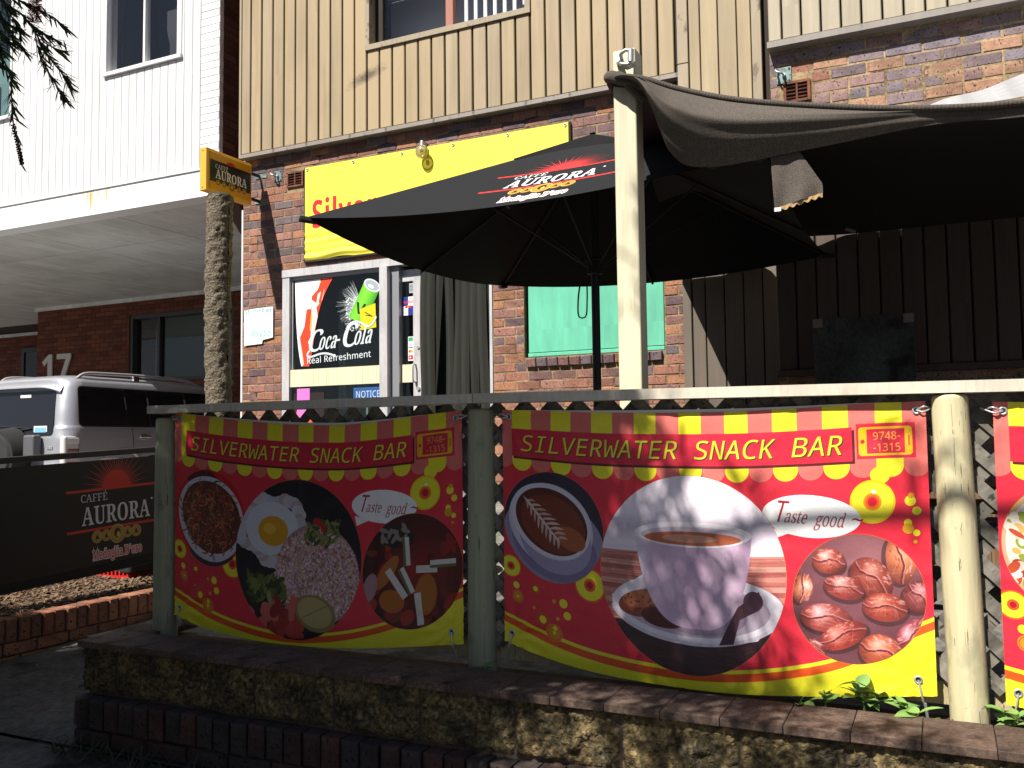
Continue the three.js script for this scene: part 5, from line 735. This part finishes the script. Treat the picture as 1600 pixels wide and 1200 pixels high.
{
  const b = thing('black_lidded_box', 'black rounded lid with a small silver knob showing above the cafe barrier', 'box', [-6.2, 0.5, -2.35]);
  mesh('body', rbox(0.36, 0.82, 0.75, 0.03, 0, 0.41, 0), M.blackMatt, b); mesh('lid', rbox(0.4, 0.11, 0.82, 0.045, 0, 0.895, 0, 4), std([0.03, 0.03, 0.034], 0.3), b);
  mesh('knob', [new THREE.SphereGeometry(0.024, 12, 8).translate(0.2, 0.875, 0.12), rod([0.2, 0.8, 0.12], [0.2, 0.875, 0.12], 0.012, 8)], M.galv, b); mesh('handle', tube([[0.19, 0.94, 0.26], [0.2, 0.965, 0.22], [0.2, 0.965, 0.12], [0.19, 0.94, 0.08]], 0.008), M.black, b);
}
{
  const b = thing('red_crate', 'red perforated plastic crate lying on the mulch under the cafe barrier', 'crate', [-6.3, 0.47, -2.25], undefined, 0.15);
  const m = std([0.55, 0.02, 0.02], 0.4), slats = [];
  for (const [x, rot] of [[0.2, 0], [-0.2, 0]]) { for (let i = 0; i < 16; i++) slats.push(box(0.008, 0.2, 0.014, x, 0.1, -0.28 + i * 0.037)); slats.push(box(0.009, 0.012, 0.58, x, 0.1, 0), box(0.009, 0.02, 0.58, x, 0.01, 0)); }
  for (const z of [-0.29, 0.29]) { for (let i = 0; i < 11; i++) slats.push(box(0.014, 0.2, 0.008, -0.19 + i * 0.038, 0.1, z)); slats.push(box(0.4, 0.012, 0.009, 0, 0.1, z), box(0.4, 0.02, 0.009, 0, 0.01, z)); }
  mesh('slotted_wall', slats, m, b);
  mesh('rim', [box2(0.19, 0.225, 0.2, 0.225, -0.31, 0.31), box2(-0.225, -0.19, 0.2, 0.225, -0.31, 0.31), box2(-0.19, 0.19, 0.2, 0.225, 0.28, 0.31), box2(-0.19, 0.19, 0.2, 0.225, -0.31, -0.28)], m, b);
}
{
  const b = thing('rough_trunk', 'rough brown lopped tree trunk standing below the projecting coffee sign', 'tree', [-5.72, 0.4, -2.65]);
  const g = grid(40, 170, (u, v) => { const a = u * 2 * Math.PI, y = v * 3.36, n = fbm(u, v, 16, 4, 19, 1, 6), k = fbm(u, v, 32, 3, 29, 1, 5); const r = 0.105 + 0.03 * (n - 0.4) + 0.034 * Math.max(0, k - 0.45) + 0.02 * Math.exp(-y * 2); return [r * Math.cos(a) - 0.02 * v + 0.012 * Math.sin(v * 7), y, r * Math.sin(a)]; }, (u, v) => [u * 0.7, v * 3.6]);
  mesh('trunk', [g], M.bark, b); mesh('cut_top', new THREE.CylinderGeometry(0.095, 0.11, 0.03, 20).translate(-0.02, 3.365, 0), M.bark, b);
}

// ------------------------------------------------------------------ parked car
{
  const car = thing('parked_car', 'silver four wheel drive wagon parked nose in under the white building', 'car', [-10.53, 0.69, -4.15]);
  const paint = new THREE.MeshPhysicalMaterial({ color: lin(0.45, 0.47, 0.52), metalness: 0.5, roughness: 0.38, clearcoat: 0.8, clearcoatRoughness: 0.06, side: THREE.DoubleSide });
  const glass = new THREE.MeshPhysicalMaterial({ color: lin(0.012, 0.013, 0.016), roughness: 0.05, clearcoat: 0.6, clearcoatRoughness: 0.02 });
  const Lv = [[0.3, 0.86, -0.08, -4.42, 0.12], [0.4, 0.93, 0.06, -4.53, 0.2], [0.6, 0.94, 0.06, -4.53, 0.22], [0.64, 0.937, 0.005, -4.5, 0.2], [0.8, 0.945, 0, -4.48, 0.2], [0.95, 0.945, 0, -4.42, 0.2], [1.05, 0.938, -0.015, -4.25, 0.22], [1.09, 0.928, -0.025, -3.45, 0.2], [1.13, 0.91, -0.04, -3.28, 0.2], [1.3, 0.882, -0.068, -3.08, 0.19], [1.48, 0.85, -0.105, -2.88, 0.19], [1.62, 0.82, -0.135, -2.72, 0.2], [1.68, 0.795, -0.155, -2.63, 0.21], [1.725, 0.75, -0.19, -2.54, 0.22], [1.76, 0.66, -0.28, -2.4, 0.25], [1.778, 0.4, -0.55, -2.1, 0.2], [1.78, 0.02, -1.2, -1.4, 0.01]];
  const loop = ([y, w, zr, zf, r]) => { const P = [], n = 7; const arc = (cx, cz, a0) => { for (let i = 0; i <= n; i++) { const a = a0 + (i / n) * Math.PI / 2; P.push([cx + r * Math.cos(a), y, cz + r * Math.sin(a)]); } }; arc(w - r, zr - r, 0); arc(-w + r, zr - r, Math.PI / 2); arc(-w + r, zf + r, Math.PI); arc(w - r, zf + r, 1.5 * Math.PI); P.push(P[0]); return P; };
  const loops = []; for (let i = 0; i < Lv.length - 1; i++) { const m = 3; for (let k = 0; k < m; k++) loops.push(loop(Lv[i].map((a, j) => lerp(a, Lv[i + 1][j], k / m)))); } loops.push(loop(Lv[Lv.length - 1]));
  const nl = loops[0].length - 1; const body = grid(nl, loops.length - 1, (u, v) => loops[Math.round(v * (loops.length - 1))][Math.round(u * nl)]);
  mesh('body', body, paint, car);
  const side = (y) => { for (let i = 0; i < Lv.length - 1; i++) if (y <= Lv[i + 1][0]) { const t = (y - Lv[i][0]) / (Lv[i + 1][0] - Lv[i][0]); return [lerp(Lv[i][1], Lv[i + 1][1], t), lerp(Lv[i][2], Lv[i + 1][2], t)]; } return [0.8, -0.15]; };
  const sidePane = (pts, r, s) => { const sh = new THREE.Shape(); const n = pts.length; for (let i = 0; i < n; i++) { const a = pts[(i + n - 1) % n], b = pts[i], c = pts[(i + 1) % n], la = Math.hypot(a[0] - b[0], a[1] - b[1]), lc = Math.hypot(c[0] - b[0], c[1] - b[1]); const p = [b[0] + (a[0] - b[0]) * r / la, b[1] + (a[1] - b[1]) * r / la], q = [b[0] + (c[0] - b[0]) * r / lc, b[1] + (c[1] - b[1]) * r / lc]; i ? sh.lineTo(...p) : sh.moveTo(...p); sh.quadraticCurveTo(b[0], b[1], q[0], q[1]); } sh.closePath(); const g = new THREE.ShapeGeometry(sh, 5), P = g.attributes.position; for (let i = 0; i < P.count; i++) { const z = P.getX(i), y = P.getY(i); P.setXYZ(i, s * (side(y)[0] + 0.006), y, z); } g.computeVertexNormals(); return g; };
  for (const s of [1, -1]) {
    for (const [a, b, c, d] of [[-0.24, -0.97, -0.28, -0.95], [-0.985, -1.34, -0.965, -1.32], [-1.365, -2.0, -1.345, -1.98], [-2.03, -3.0, -2.01, -2.66]]) mesh('side_window', sidePane([[a, 1.125], [b, 1.125], [d, 1.585], [c, 1.6]], 0.05, s), glass, car);
    mesh('window_trim', sidePane([[-0.225, 1.108], [-3.05, 1.108], [-2.63, 1.6], [-0.262, 1.618]], 0.06, s).translate(-s * 0.003, 0, 0), M.blackMatt, car);
    mesh('roof_rail', [tube([[s * 0.73, 1.71, -0.32], [s * 0.73, 1.775, -0.42], [s * 0.725, 1.8, -0.8], [s * 0.725, 1.8, -1.7], [s * 0.73, 1.775, -2.15], [s * 0.75, 1.69, -2.45]], 0.021, 60, 8)], std([0.6, 0.61, 0.63], 0.35, { metalness: 0.6 }), car);
    mesh('rail_foot', [box(0.03, 0.06, 0.09, s * 0.728, 1.76, -1.25)], M.chrome, car);
    const lamp = mesh('tail_lamp', [rbox(0.1, 0.42, 0.24, 0.03, s * 0.895, 0.78, -0.12)], std([0.75, 0.76, 0.78], 0.12, { metalness: 0.3 }), car); for (const [y, m] of [[0.93, M.white], [0.8, M.chrome], [0.64, std([0.4, 0.03, 0.03], 0.2)]]) mesh('lamp_cell', rbox(0.108, 0.1, 0.21, 0.03, s * 0.895, y, -0.12), m, lamp);
    for (const [z, y0, y1] of [[-1.02, 0.35, 1.1], [-2.02, 0.35, 1.1]]) { const g = []; for (let k = 0; k < 12; k++) { const y = lerp(y0, y1, k / 12), y2 = lerp(y0, y1, (k + 1) / 12); g.push(rod([s * (side(y)[0] + 0.001), y, z + 0.08 * (y - 1.1)], [s * (side(y2)[0] + 0.001), y2, z + 0.08 * (y2 - 1.1)], 0.0045, 5)); } mesh('door_seam', g, M.gap, car); }
    for (const z of [-1.22, -2.2]) mesh('door_handle', [rbox(0.03, 0.03, 0.2, 0.012, s * 0.96, 0.98, z), rbox(0.012, 0.07, 0.1, 0.005, s * 0.945, 0.98, z + 0.02)], M.chrome, car);
    mesh('wheel_arch', new THREE.TorusGeometry(0.42, 0.04, 8, 24, Math.PI).rotateY(Math.PI / 2).translate(s * 0.92, 0.4, -0.85), paint, car); mesh('wheel_arch', new THREE.TorusGeometry(0.42, 0.04, 8, 24, Math.PI).rotateY(Math.PI / 2).translate(s * 0.92, 0.4, -3.6), paint, car);
    for (const z of [-0.85, -3.6]) { const w = mesh('wheel', new THREE.TorusGeometry(0.28, 0.1, 12, 28).rotateY(Math.PI / 2).translate(s * 0.86, 0.38, z), M.blackMatt, car); mesh('rim', new THREE.CylinderGeometry(0.22, 0.22, 0.14, 24).rotateZ(Math.PI / 2).translate(s * 0.87, 0.38, z), M.galv, w); }
  }
  mesh('fuel_flap', rbox(0.006, 0.2, 0.2, 0.002, 0.9445, 0.88, -0.78), paint, car);
  const rearZ = (y) => side(y)[1] + 0.007;
  { const sh = new THREE.Shape(); sh.moveTo(-0.68, 1.0); sh.lineTo(0.66, 1.0); sh.quadraticCurveTo(0.73, 1.0, 0.72, 1.07); sh.lineTo(0.645, 1.5); sh.quadraticCurveTo(0.63, 1.56, 0.57, 1.56); sh.lineTo(-0.57, 1.56); sh.quadraticCurveTo(-0.63, 1.56, -0.645, 1.5); sh.lineTo(-0.74, 1.05); sh.closePath(); const g = new THREE.ShapeGeometry(sh, 6), P = g.attributes.position; for (let i = 0; i < P.count; i++) P.setZ(i, rearZ(P.getY(i)) + 0.002); g.computeVertexNormals(); mesh('rear_window', g, glass, car); }
  mesh('spoiler', [sheet(24, 8, (u, v) => { const x = (u - 0.5) * 1.44, e = 1 - Math.pow(Math.abs(u - 0.5) * 2, 6); return [x, 1.70 - v * 0.1 - 0.07 * (1 - e), -0.17 + 0.13 * Math.sin(v * Math.PI * 0.5) * (0.5 + 0.5 * e)]; }, 0.02)], paint, car);
  mesh('rear_wiper', [rod([-0.1, 1.05, rearZ(1.05) + 0.02], [0.34, 1.09, rearZ(1.09) + 0.02], 0.009, 6), rod([0.34, 1.09, rearZ(1.09) + 0.02], [-0.3, 1.13, rearZ(1.13) + 0.02], 0.006, 6)], M.black, car);
  const st = (w, h, x, y, col, nm) => mesh(nm, box(w, h, 0.002, x, y, rearZ(y) + 0.005).rotateX(0), std(col, 0.5), car);
  st(0.24, 0.1, 0.5, 1.07, [0.62, 0.7, 0.78], 'sticker'); st(0.2, 0.06, 0.5, 1.07, [0.2, 0.45, 0.68], 'sticker').position.z = 0.003; st(0.2, 0.035, 0.1, 1.5, [0.75, 0.76, 0.78], 'sticker');
  const [bc, bk] = canvas(128, 48); bk.fillStyle = '#c3c5c9'; bk.fillRect(0, 0, 128, 48); say(bk, 'DI-D', 8, 40, 42, 'bold sans-serif', '#3a3c40', { w: 112 });
  mesh('badge', new THREE.BoxGeometry(0.1, 0.035, 0.006).translate(0.69, 0.85, 0.006), std([1, 1, 1], 0.4, { map: ctex(bc), metalness: 0.4 }), car);
  const sp = mesh('spare_wheel_cover', [new THREE.CylinderGeometry(0.33, 0.37, 0.22, 36).rotateX(Math.PI / 2).translate(0, 0.74, 0.12)], M.blackMatt, car); mesh('cover_face', new THREE.CylinderGeometry(0.27, 0.3, 0.03, 36).rotateX(Math.PI / 2).translate(0, 0.74, 0.24), std([0.025, 0.025, 0.027], 0.95), sp);
  mesh('side_step', rbox(0.2, 0.3, 0.12, 0.03, 0.46, 0.86, 0.07), std([0.1, 0.1, 0.11], 0.5), car);
  mesh('bumper', rbox(1.86, 0.2, 0.16, 0.06, 0, 0.5, 0.02), paint, car);
}

// ------------------------------------------------------------------ things on the terrace
{
  const p = thing('grey_board', 'plain dark grey board standing against the dark wall under the sail', 'board', [-0.43, 1.02, -2.72]);
  mesh('panel', rbox(0.6, 1.3, 0.02, 0.004, 0, 0.65, 0), std([0.12, 0.13, 0.135], 0.75, { map: rep(T_conc, 1) }), p); mesh('corner_guard', [rbox(0.06, 0.06, 0.024, 0.003, -0.27, 1.27, 0), rbox(0.06, 0.06, 0.024, 0.003, 0.27, 1.27, 0)], std([0.2, 0.18, 0.16], 0.7), p);
  mesh('prop', [rod([-0.2, 0, -0.35], [-0.2, 1.1, -0.02], 0.014, 6), rod([0.2, 0, -0.35], [0.2, 1.1, -0.02], 0.014, 6)], M.blackMatt, p);
}
{
  const t = thing('timber_table', 'brown slatted timber table seen through the lattice near the right post', 'table', [0.25, 0.72, -1.5]);
  const wood = [[0.3, 0.17, 0.08], [0.26, 0.145, 0.07], [0.34, 0.2, 0.1]].map((c) => std(c, 0.7, { map: rep(T_wood, 3, 1) }));
  for (let i = 0; i < 7; i++) mesh('slat', box(1.3, 0.025, 0.085, 0, 0.56, -0.28 + i * 0.095), wood[i % 3], t);
  for (const z of [-0.25, 0.25]) for (const x of [-0.6, 0.6]) mesh('leg', box(0.06, 0.55, 0.06, x, 0.275, z), wood[1], t);
  mesh('apron', [box(1.1, 0.07, 0.02, 0, 0.5, 0.27), box(1.1, 0.07, 0.02, 0, 0.5, -0.27)], wood[0], t); mesh('stretcher', box(1.16, 0.09, 0.03, 0, 0.28, 0.25), wood[2], t);
  const k = thing('blue_tub', 'pale blue-grey plastic tub on the terrace behind the right end of the lattice', 'tub', [0.62, 0.62, -0.8]);
  mesh('shell', new THREE.LatheGeometry([[0.0, 0.0], [0.2, 0], [0.25, 0.55], [0.27, 0.56], [0.27, 0.58], [0.235, 0.57], [0.19, 0.02]].map(([a, b]) => new THREE.Vector2(a, b)), 28), std([0.3, 0.36, 0.48], 0.5), k); mesh('handle', tube([[0.27, 0.5, 0], [0.32, 0.47, 0.06], [0.32, 0.47, -0.06], [0.27, 0.5, -0.02]], 0.01), std([0.3, 0.36, 0.48], 0.5), k);
}
{ // pink card on a stand, seen between the slats
  const t = thing('pink_card', 'pink card on a stand glimpsed above the shaded banner', 'card', [-3.1, 0.66, -1.2]);
  mesh('card', rbox(0.1, 0.2, 0.006, 0.002, -0.55, 1.14, 0), std([0.8, 0.2, 0.6], 0.5), t); mesh('stand', [rod([-0.55, 0, 0], [-0.55, 1.04, 0], 0.01, 8), new THREE.CylinderGeometry(0.12, 0.12, 0.02, 20).translate(-0.55, 0.01, 0)], M.galv, t);
}
function leafyPlant(label, pos, n, size, spread, up = 0.9, m = null, name = 'leafy_weed', grp) {
  const t = thing(name, label, 'weed', pos, grp); const stems = [], S = Math.max(2, Math.round(n / 5));
  let left = n;
  for (let s = 0; s < S; s++) {
    const a = rr(0, 6.3), q = rr(0.2, 1) * spread, H = rr(0.5, 1) * up * size * 1.6, tip = [Math.cos(a) * q, H, Math.sin(a) * q];
    stems.push(tube([[0, -0.02, 0], [tip[0] * 0.4, H * 0.6, tip[2] * 0.4], tip], 0.0025, 8, 5));
    for (let k = 0; k < 5 && left > 0; k++, left--) { const g = leafGeo(size * rr(0.6, 1.1), size * rr(0.5, 0.68), 0.3); const f = 0.45 + 0.55 * k / 4; const o = mesh('leaf', g, m ?? pick([M.leaf, M.leafB]), t); o.position.set(tip[0] * f, H * f, tip[2] * f); o.rotation.set(-rr(0.0, 0.8), a + k * 2.3 + rr(-0.4, 0.4), rr(-0.3, 0.3), 'YXZ'); }
  }
  mesh('stem', stems, M.leaf, t); return t;
}
leafyPlant('broad-leaved green weed, the biggest clump below the coffee bean circle', [-0.27, 0.6, 0.05], 20, 0.08, 0.075, 1.0, M.leafB);
leafyPlant('green weed clump just left of the hanging cord at the bottom right banner corner', [-0.13, 0.6, 0.06], 14, 0.075, 0.065, 0.75, M.leafB);
leafyPlant('small low weed right beside the foot of the cream right-hand post', [-0.02, 0.6, 0.09], 4, 0.04, 0.03, 0.6);
leafyPlant('green weed at the foot of the third banner right of the cream post', [0.165, 0.6, 0.08], 14, 0.065, 0.06, 0.9, M.leafB);
leafyPlant('single upright blade-leaved weed below the yellow hem left of the clumps', [-0.395, 0.605, 0.08], 4, 0.085, 0.02, 0.7, M.leafB);
leafyPlant('lone flat leaf weed under the tea cup banner, leftmost of the sunlit weeds', [-0.49, 0.6, 0.08], 4, 0.075, 0.035, 0.45, M.leafB);
leafyPlant('dark weed growing at the foot of the middle shaded post', [-1.74, 0.6, 0.085], 16, 0.04, 0.09, 0.7, M.leaf);
{
  const t = leafyPlant('leafy shrub on the terrace showing through the gap beside the middle post', [-2.66, 0.72, -1.55], 40, 0.075, 0.2, 2.2, M.leafB, 'terrace_shrub'); t.userData.category = 'shrub';
  mesh('pot', new THREE.LatheGeometry([[0, 0], [0.12, 0], [0.16, 0.2], [0.17, 0.2]].map(([a, b]) => new THREE.Vector2(a, b)), 20).translate(0, -0.08, 0), M.terracotta, t);
}

// ------------------------------------------------------------------ bottlebrush tree on the street side: its sprays hang into the top left corner, its crown shades the lower left
{
  const t = thing('bottlebrush_tree', 'bottlebrush tree whose dark leafy sprays hang into the top left corner', 'tree', [-5.2, 0, 3.1]);
  const bark = std([0.12, 0.09, 0.07], 0.95, { map: rep(T_render, 3) }), O = V(-5.2, 0, 3.1), L = (x, y, z) => [x - O.x, y - O.y, z - O.z];
  mesh('trunk', [tube([[0, 0, 0], [0.05, 1.2, -0.05], [-0.05, 2.2, 0], [0.1, 3.4, -0.1]], 0.13, 24, 10)], bark, t);
  const limbs = [[[-5.15, 2.0, 3.1], [-4.4, 3.0, 2.9], [-3.4, 3.9, 2.6], [-2.6, 4.3, 2.5]], [[-5.2, 2.3, 3.1], [-6.2, 3.2, 2.8], [-7.2, 3.7, 2.7]], [[-5.1, 3.2, 3.0], [-4.6, 4.4, 2.6], [-3.6, 5.0, 2.4]], [[-5.15, 3.0, 3.05], [-5.8, 4.4, 3.3]], [[-4.0, 3.5, 2.75], [-3.2, 3.6, 2.0], [-2.78, 3.25, 1.62], [-2.69, 2.99, 1.56]], [[-2.6, 4.3, 2.5], [-1.4, 4.9, 2.75], [0.2, 5.3, 2.98], [1.6, 5.35, 3.05]]];
  limbs.forEach((p, i) => mesh('limb', tube(p.map((q) => L(...q)), i === 5 ? 0.02 : i === 4 ? 0.018 : 0.06, 30, 7), bark, t));
  const lg = leafGeo(0.125, 0.021, 0.15), lm = std([0.07, 0.105, 0.035], 0.6), d = new THREE.Object3D();
  const spots = []; const SX = SUN.x / SUN.z, SY = SUN.y / SUN.z;
  // clumps filling the crown
  const cl1 = [], seen = (x, y, z, m = 0.14) => { const q = V(x, y, z).project(camera); return q.z < 1 && Math.abs(q.x) < 1 + m && Math.abs(q.y) < 1 + m; };
  for (let i = 0; i < 520; i++) { const xf = rr(-6.7, -1.42), z = rr(1.7, 3.7), yf = rr(-1.7, xf > -4.2 ? 1.9 : 1.9 - 0.3 * (-4.2 - xf)) - 0.12; cl1.push([xf + SX * z, yf + SY * z, z, rr(0.26, 0.42)]); }
  for (const [x, y, z, r] of cl1) { const n = 300; for (let k = 0; k < n; k++) { let a, b, c; do { a = rr(-1, 1); b = rr(-1, 1); c = rr(-1, 1); } while (a * a + b * b + c * c > 1); const p = [x + a * r, y + b * r * 0.8, z + c * r]; if (!seen(...p)) spots.push(p); } }
  // thin outer twigs that dapple the fence
  const tw = (x, y, z, n, r) => { for (let k = 0; k < n; k++) spots.push([x + rr(-r, r), y + rr(-r, r) * 0.8, z + rr(-r, r)]); };
  for (const [xf, yf, n, r] of [[-1.2, 1.75, 90, 0.16], [-1.05, 1.45, 80, 0.14], [-0.98, 1.2, 110, 0.16], [-1.25, 1.0, 120, 0.2], [-1.0, 0.85, 90, 0.15], [-0.85, 0.7, 80, 0.13], [-1.1, 0.5, 120, 0.2], [-0.75, 0.35, 70, 0.15], [-0.5, 0.25, 60, 0.14], [-0.95, 0.1, 110, 0.22], [-0.3, 0.02, 60, 0.14], [-0.15, 0.3, 30, 0.1], [0.1, 0.1, 40, 0.12], [-0.6, -0.2, 80, 0.2], [-0.08, 1.38, 22, 0.09], [-0.75, 1.05, 40, 0.1], [-0.6, 1.28, 16, 0.06], [-0.4, 0.5, 25, 0.1], [-1.5, 1.85, 120, 0.2], [-1.9, 1.95, 120, 0.2], [-2.6, 1.9, 120, 0.2], [-0.95, 0.95, 60, 0.2], [-0.7, 0.8, 60, 0.16], [-0.55, 0.62, 60, 0.16], [-1.25, 0.75, 120, 0.16], [-0.9, 0.62, 90, 0.14], [-1.5, 1.3, 200, 0.22], [-1.55, 0.9, 200, 0.22], [-1.4, 0.6, 180, 0.2], [-1.3, 1.6, 120, 0.16], [-1.1, 0.62, 90, 0.12], [-0.85, 0.55, 80, 0.12], [-0.6, 0.5, 60, 0.1], [-1.22, 2.55, 14, 0.09], [-1.15, 2.9, 10, 0.08]]) { const z = rr(2.5, 3.1); tw(xf + SX * z, yf + SY * z, z, n, r); }
  const im = new THREE.InstancedMesh(lg, lm, spots.length); im.name = 'crown'; im.userData.kind = 'stuff';
  spots.forEach((p, i) => { d.position.set(...L(...p)); d.rotation.set(rr(-0.9, 1.2), rr(0, 6.3), rr(-0.5, 0.5), 'YXZ'); const s = rr(0.7, 1.3); d.scale.set(s, s, s); d.updateMatrix(); im.setMatrixAt(i, d.matrix); });
  im.castShadow = im.receiveShadow = true; t.add(im);
  // hanging sprays in view: stems in metres, leaves along them, woody seed capsules near the tips
  const sprays = [
    [[-2.70, 3.0, 1.565], [-2.640, 2.955, 1.53], [-2.585, 2.9, 1.505], [-2.545, 2.868, 1.485], [-2.505, 2.845, 1.465]],
    [[-2.62, 2.94, 1.52], [-2.585, 2.885, 1.5], [-2.56, 2.83, 1.49], [-2.535, 2.785, 1.475], [-2.5, 2.735, 1.455], [-2.485, 2.70, 1.445]],
    [[-2.585, 2.86, 1.5], [-2.568, 2.80, 1.49], [-2.545, 2.745, 1.475], [-2.515, 2.69, 1.46], [-2.497, 2.655, 1.447]],
    [[-2.70, 2.98, 1.565], [-2.665, 2.9, 1.545], [-2.64, 2.85, 1.53], [-2.60, 2.81, 1.515]],
    [[-2.71, 2.92, 1.57], [-2.685, 2.82, 1.55], [-2.66, 2.74, 1.53], [-2.655, 2.66, 1.526], [-2.652, 2.58, 1.52], [-2.642, 2.51, 1.508], [-2.634, 2.455, 1.5]],
    [[-2.69, 3.02, 1.56], [-2.6, 2.97, 1.52], [-2.53, 2.93, 1.49], [-2.485, 2.885, 1.46]],
    [[-2.74, 2.93, 1.58], [-2.70, 2.9, 1.565], [-2.675, 2.87, 1.55], [-2.65, 2.84, 1.54]], [[-2.73, 2.89, 1.58], [-2.695, 2.86, 1.56], [-2.67, 2.82, 1.55]], [[-2.68, 3.0, 1.55], [-2.65, 2.93, 1.535], [-2.625, 2.87, 1.52]],
    [[-2.72, 2.87, 1.575], [-2.70, 2.8, 1.56], [-2.675, 2.765, 1.54]], [[-2.56, 2.85, 1.49], [-2.53, 2.83, 1.475], [-2.49, 2.815, 1.455]], [[-2.72, 2.95, 1.57], [-2.66, 2.91, 1.54], [-2.62, 2.88, 1.52]],
  ];
  sprays.forEach((p, si) => {
    const stem = mesh('spray', tube(p.map((q) => L(...q)), 0.0022, 24, 5), bark, t), c = new THREE.CatmullRomCurve3(p.map((q) => V(...L(...q)))), leaves = [], len = c.getLength(), n = Math.round(len / 0.0036);
    for (let k = 0; k < n; k++) { const u = k / n; if (si === 4 && u > 0.62) { if (rnd() > 0.14) continue; } if (u < 0.05) continue; const q = c.getPoint(u), tg = c.getTangent(u), g = leafGeo(rr(0.03, 0.062), rr(0.005, 0.009), 0.12); const dir = tg.clone().multiplyScalar(rr(0.5, 1.0)).add(V(rr(-1, 1), rr(-0.6, 0.5), rr(-1, 1)).multiplyScalar(0.75)).normalize(); g.applyQuaternion(new THREE.Quaternion().setFromUnitVectors(V(0, 0, 1), dir)); leaves.push(g.translate(q.x, q.y, q.z)); }
    if (leaves.length) mesh('leaves', leaves, lm, stem).userData.kind = 'stuff';
    const caps = []; const c0 = si === 4 ? 0.66 : 0.8; if ([1, 2, 4, 6].includes(si)) for (let k = 0; k < (si === 4 ? 70 : 44); k++) { const q = c.getPoint(c0 + (1 - c0) * k / (si === 4 ? 70 : 44)), a = k * 2.4; caps.push(new THREE.SphereGeometry(0.0032, 6, 4).translate(q.x + 0.0052 * Math.cos(a), q.y, q.z + 0.0052 * Math.sin(a))); }
    if (caps.length) mesh('seed_capsules', caps, bark, stem);
  });
  const fl = []; for (let k = 0; k < 420; k++) { const a = rr(0, 6.3), h = rr(-0.045, 0.045), r = 0.022; fl.push(rod(L(-2.583 + 0.003 * Math.cos(a), 2.955 + h, 1.505 + 0.003 * Math.sin(a)), L(-2.583 + r * Math.cos(a), 2.96 + h + rr(-0.006, 0.012), 1.505 + r * Math.sin(a)), 0.0006, 3)); }
  mesh('flower', fl, std([0.3, 0.03, 0.03], 0.8), t);
}
renderer.render(scene, camera);
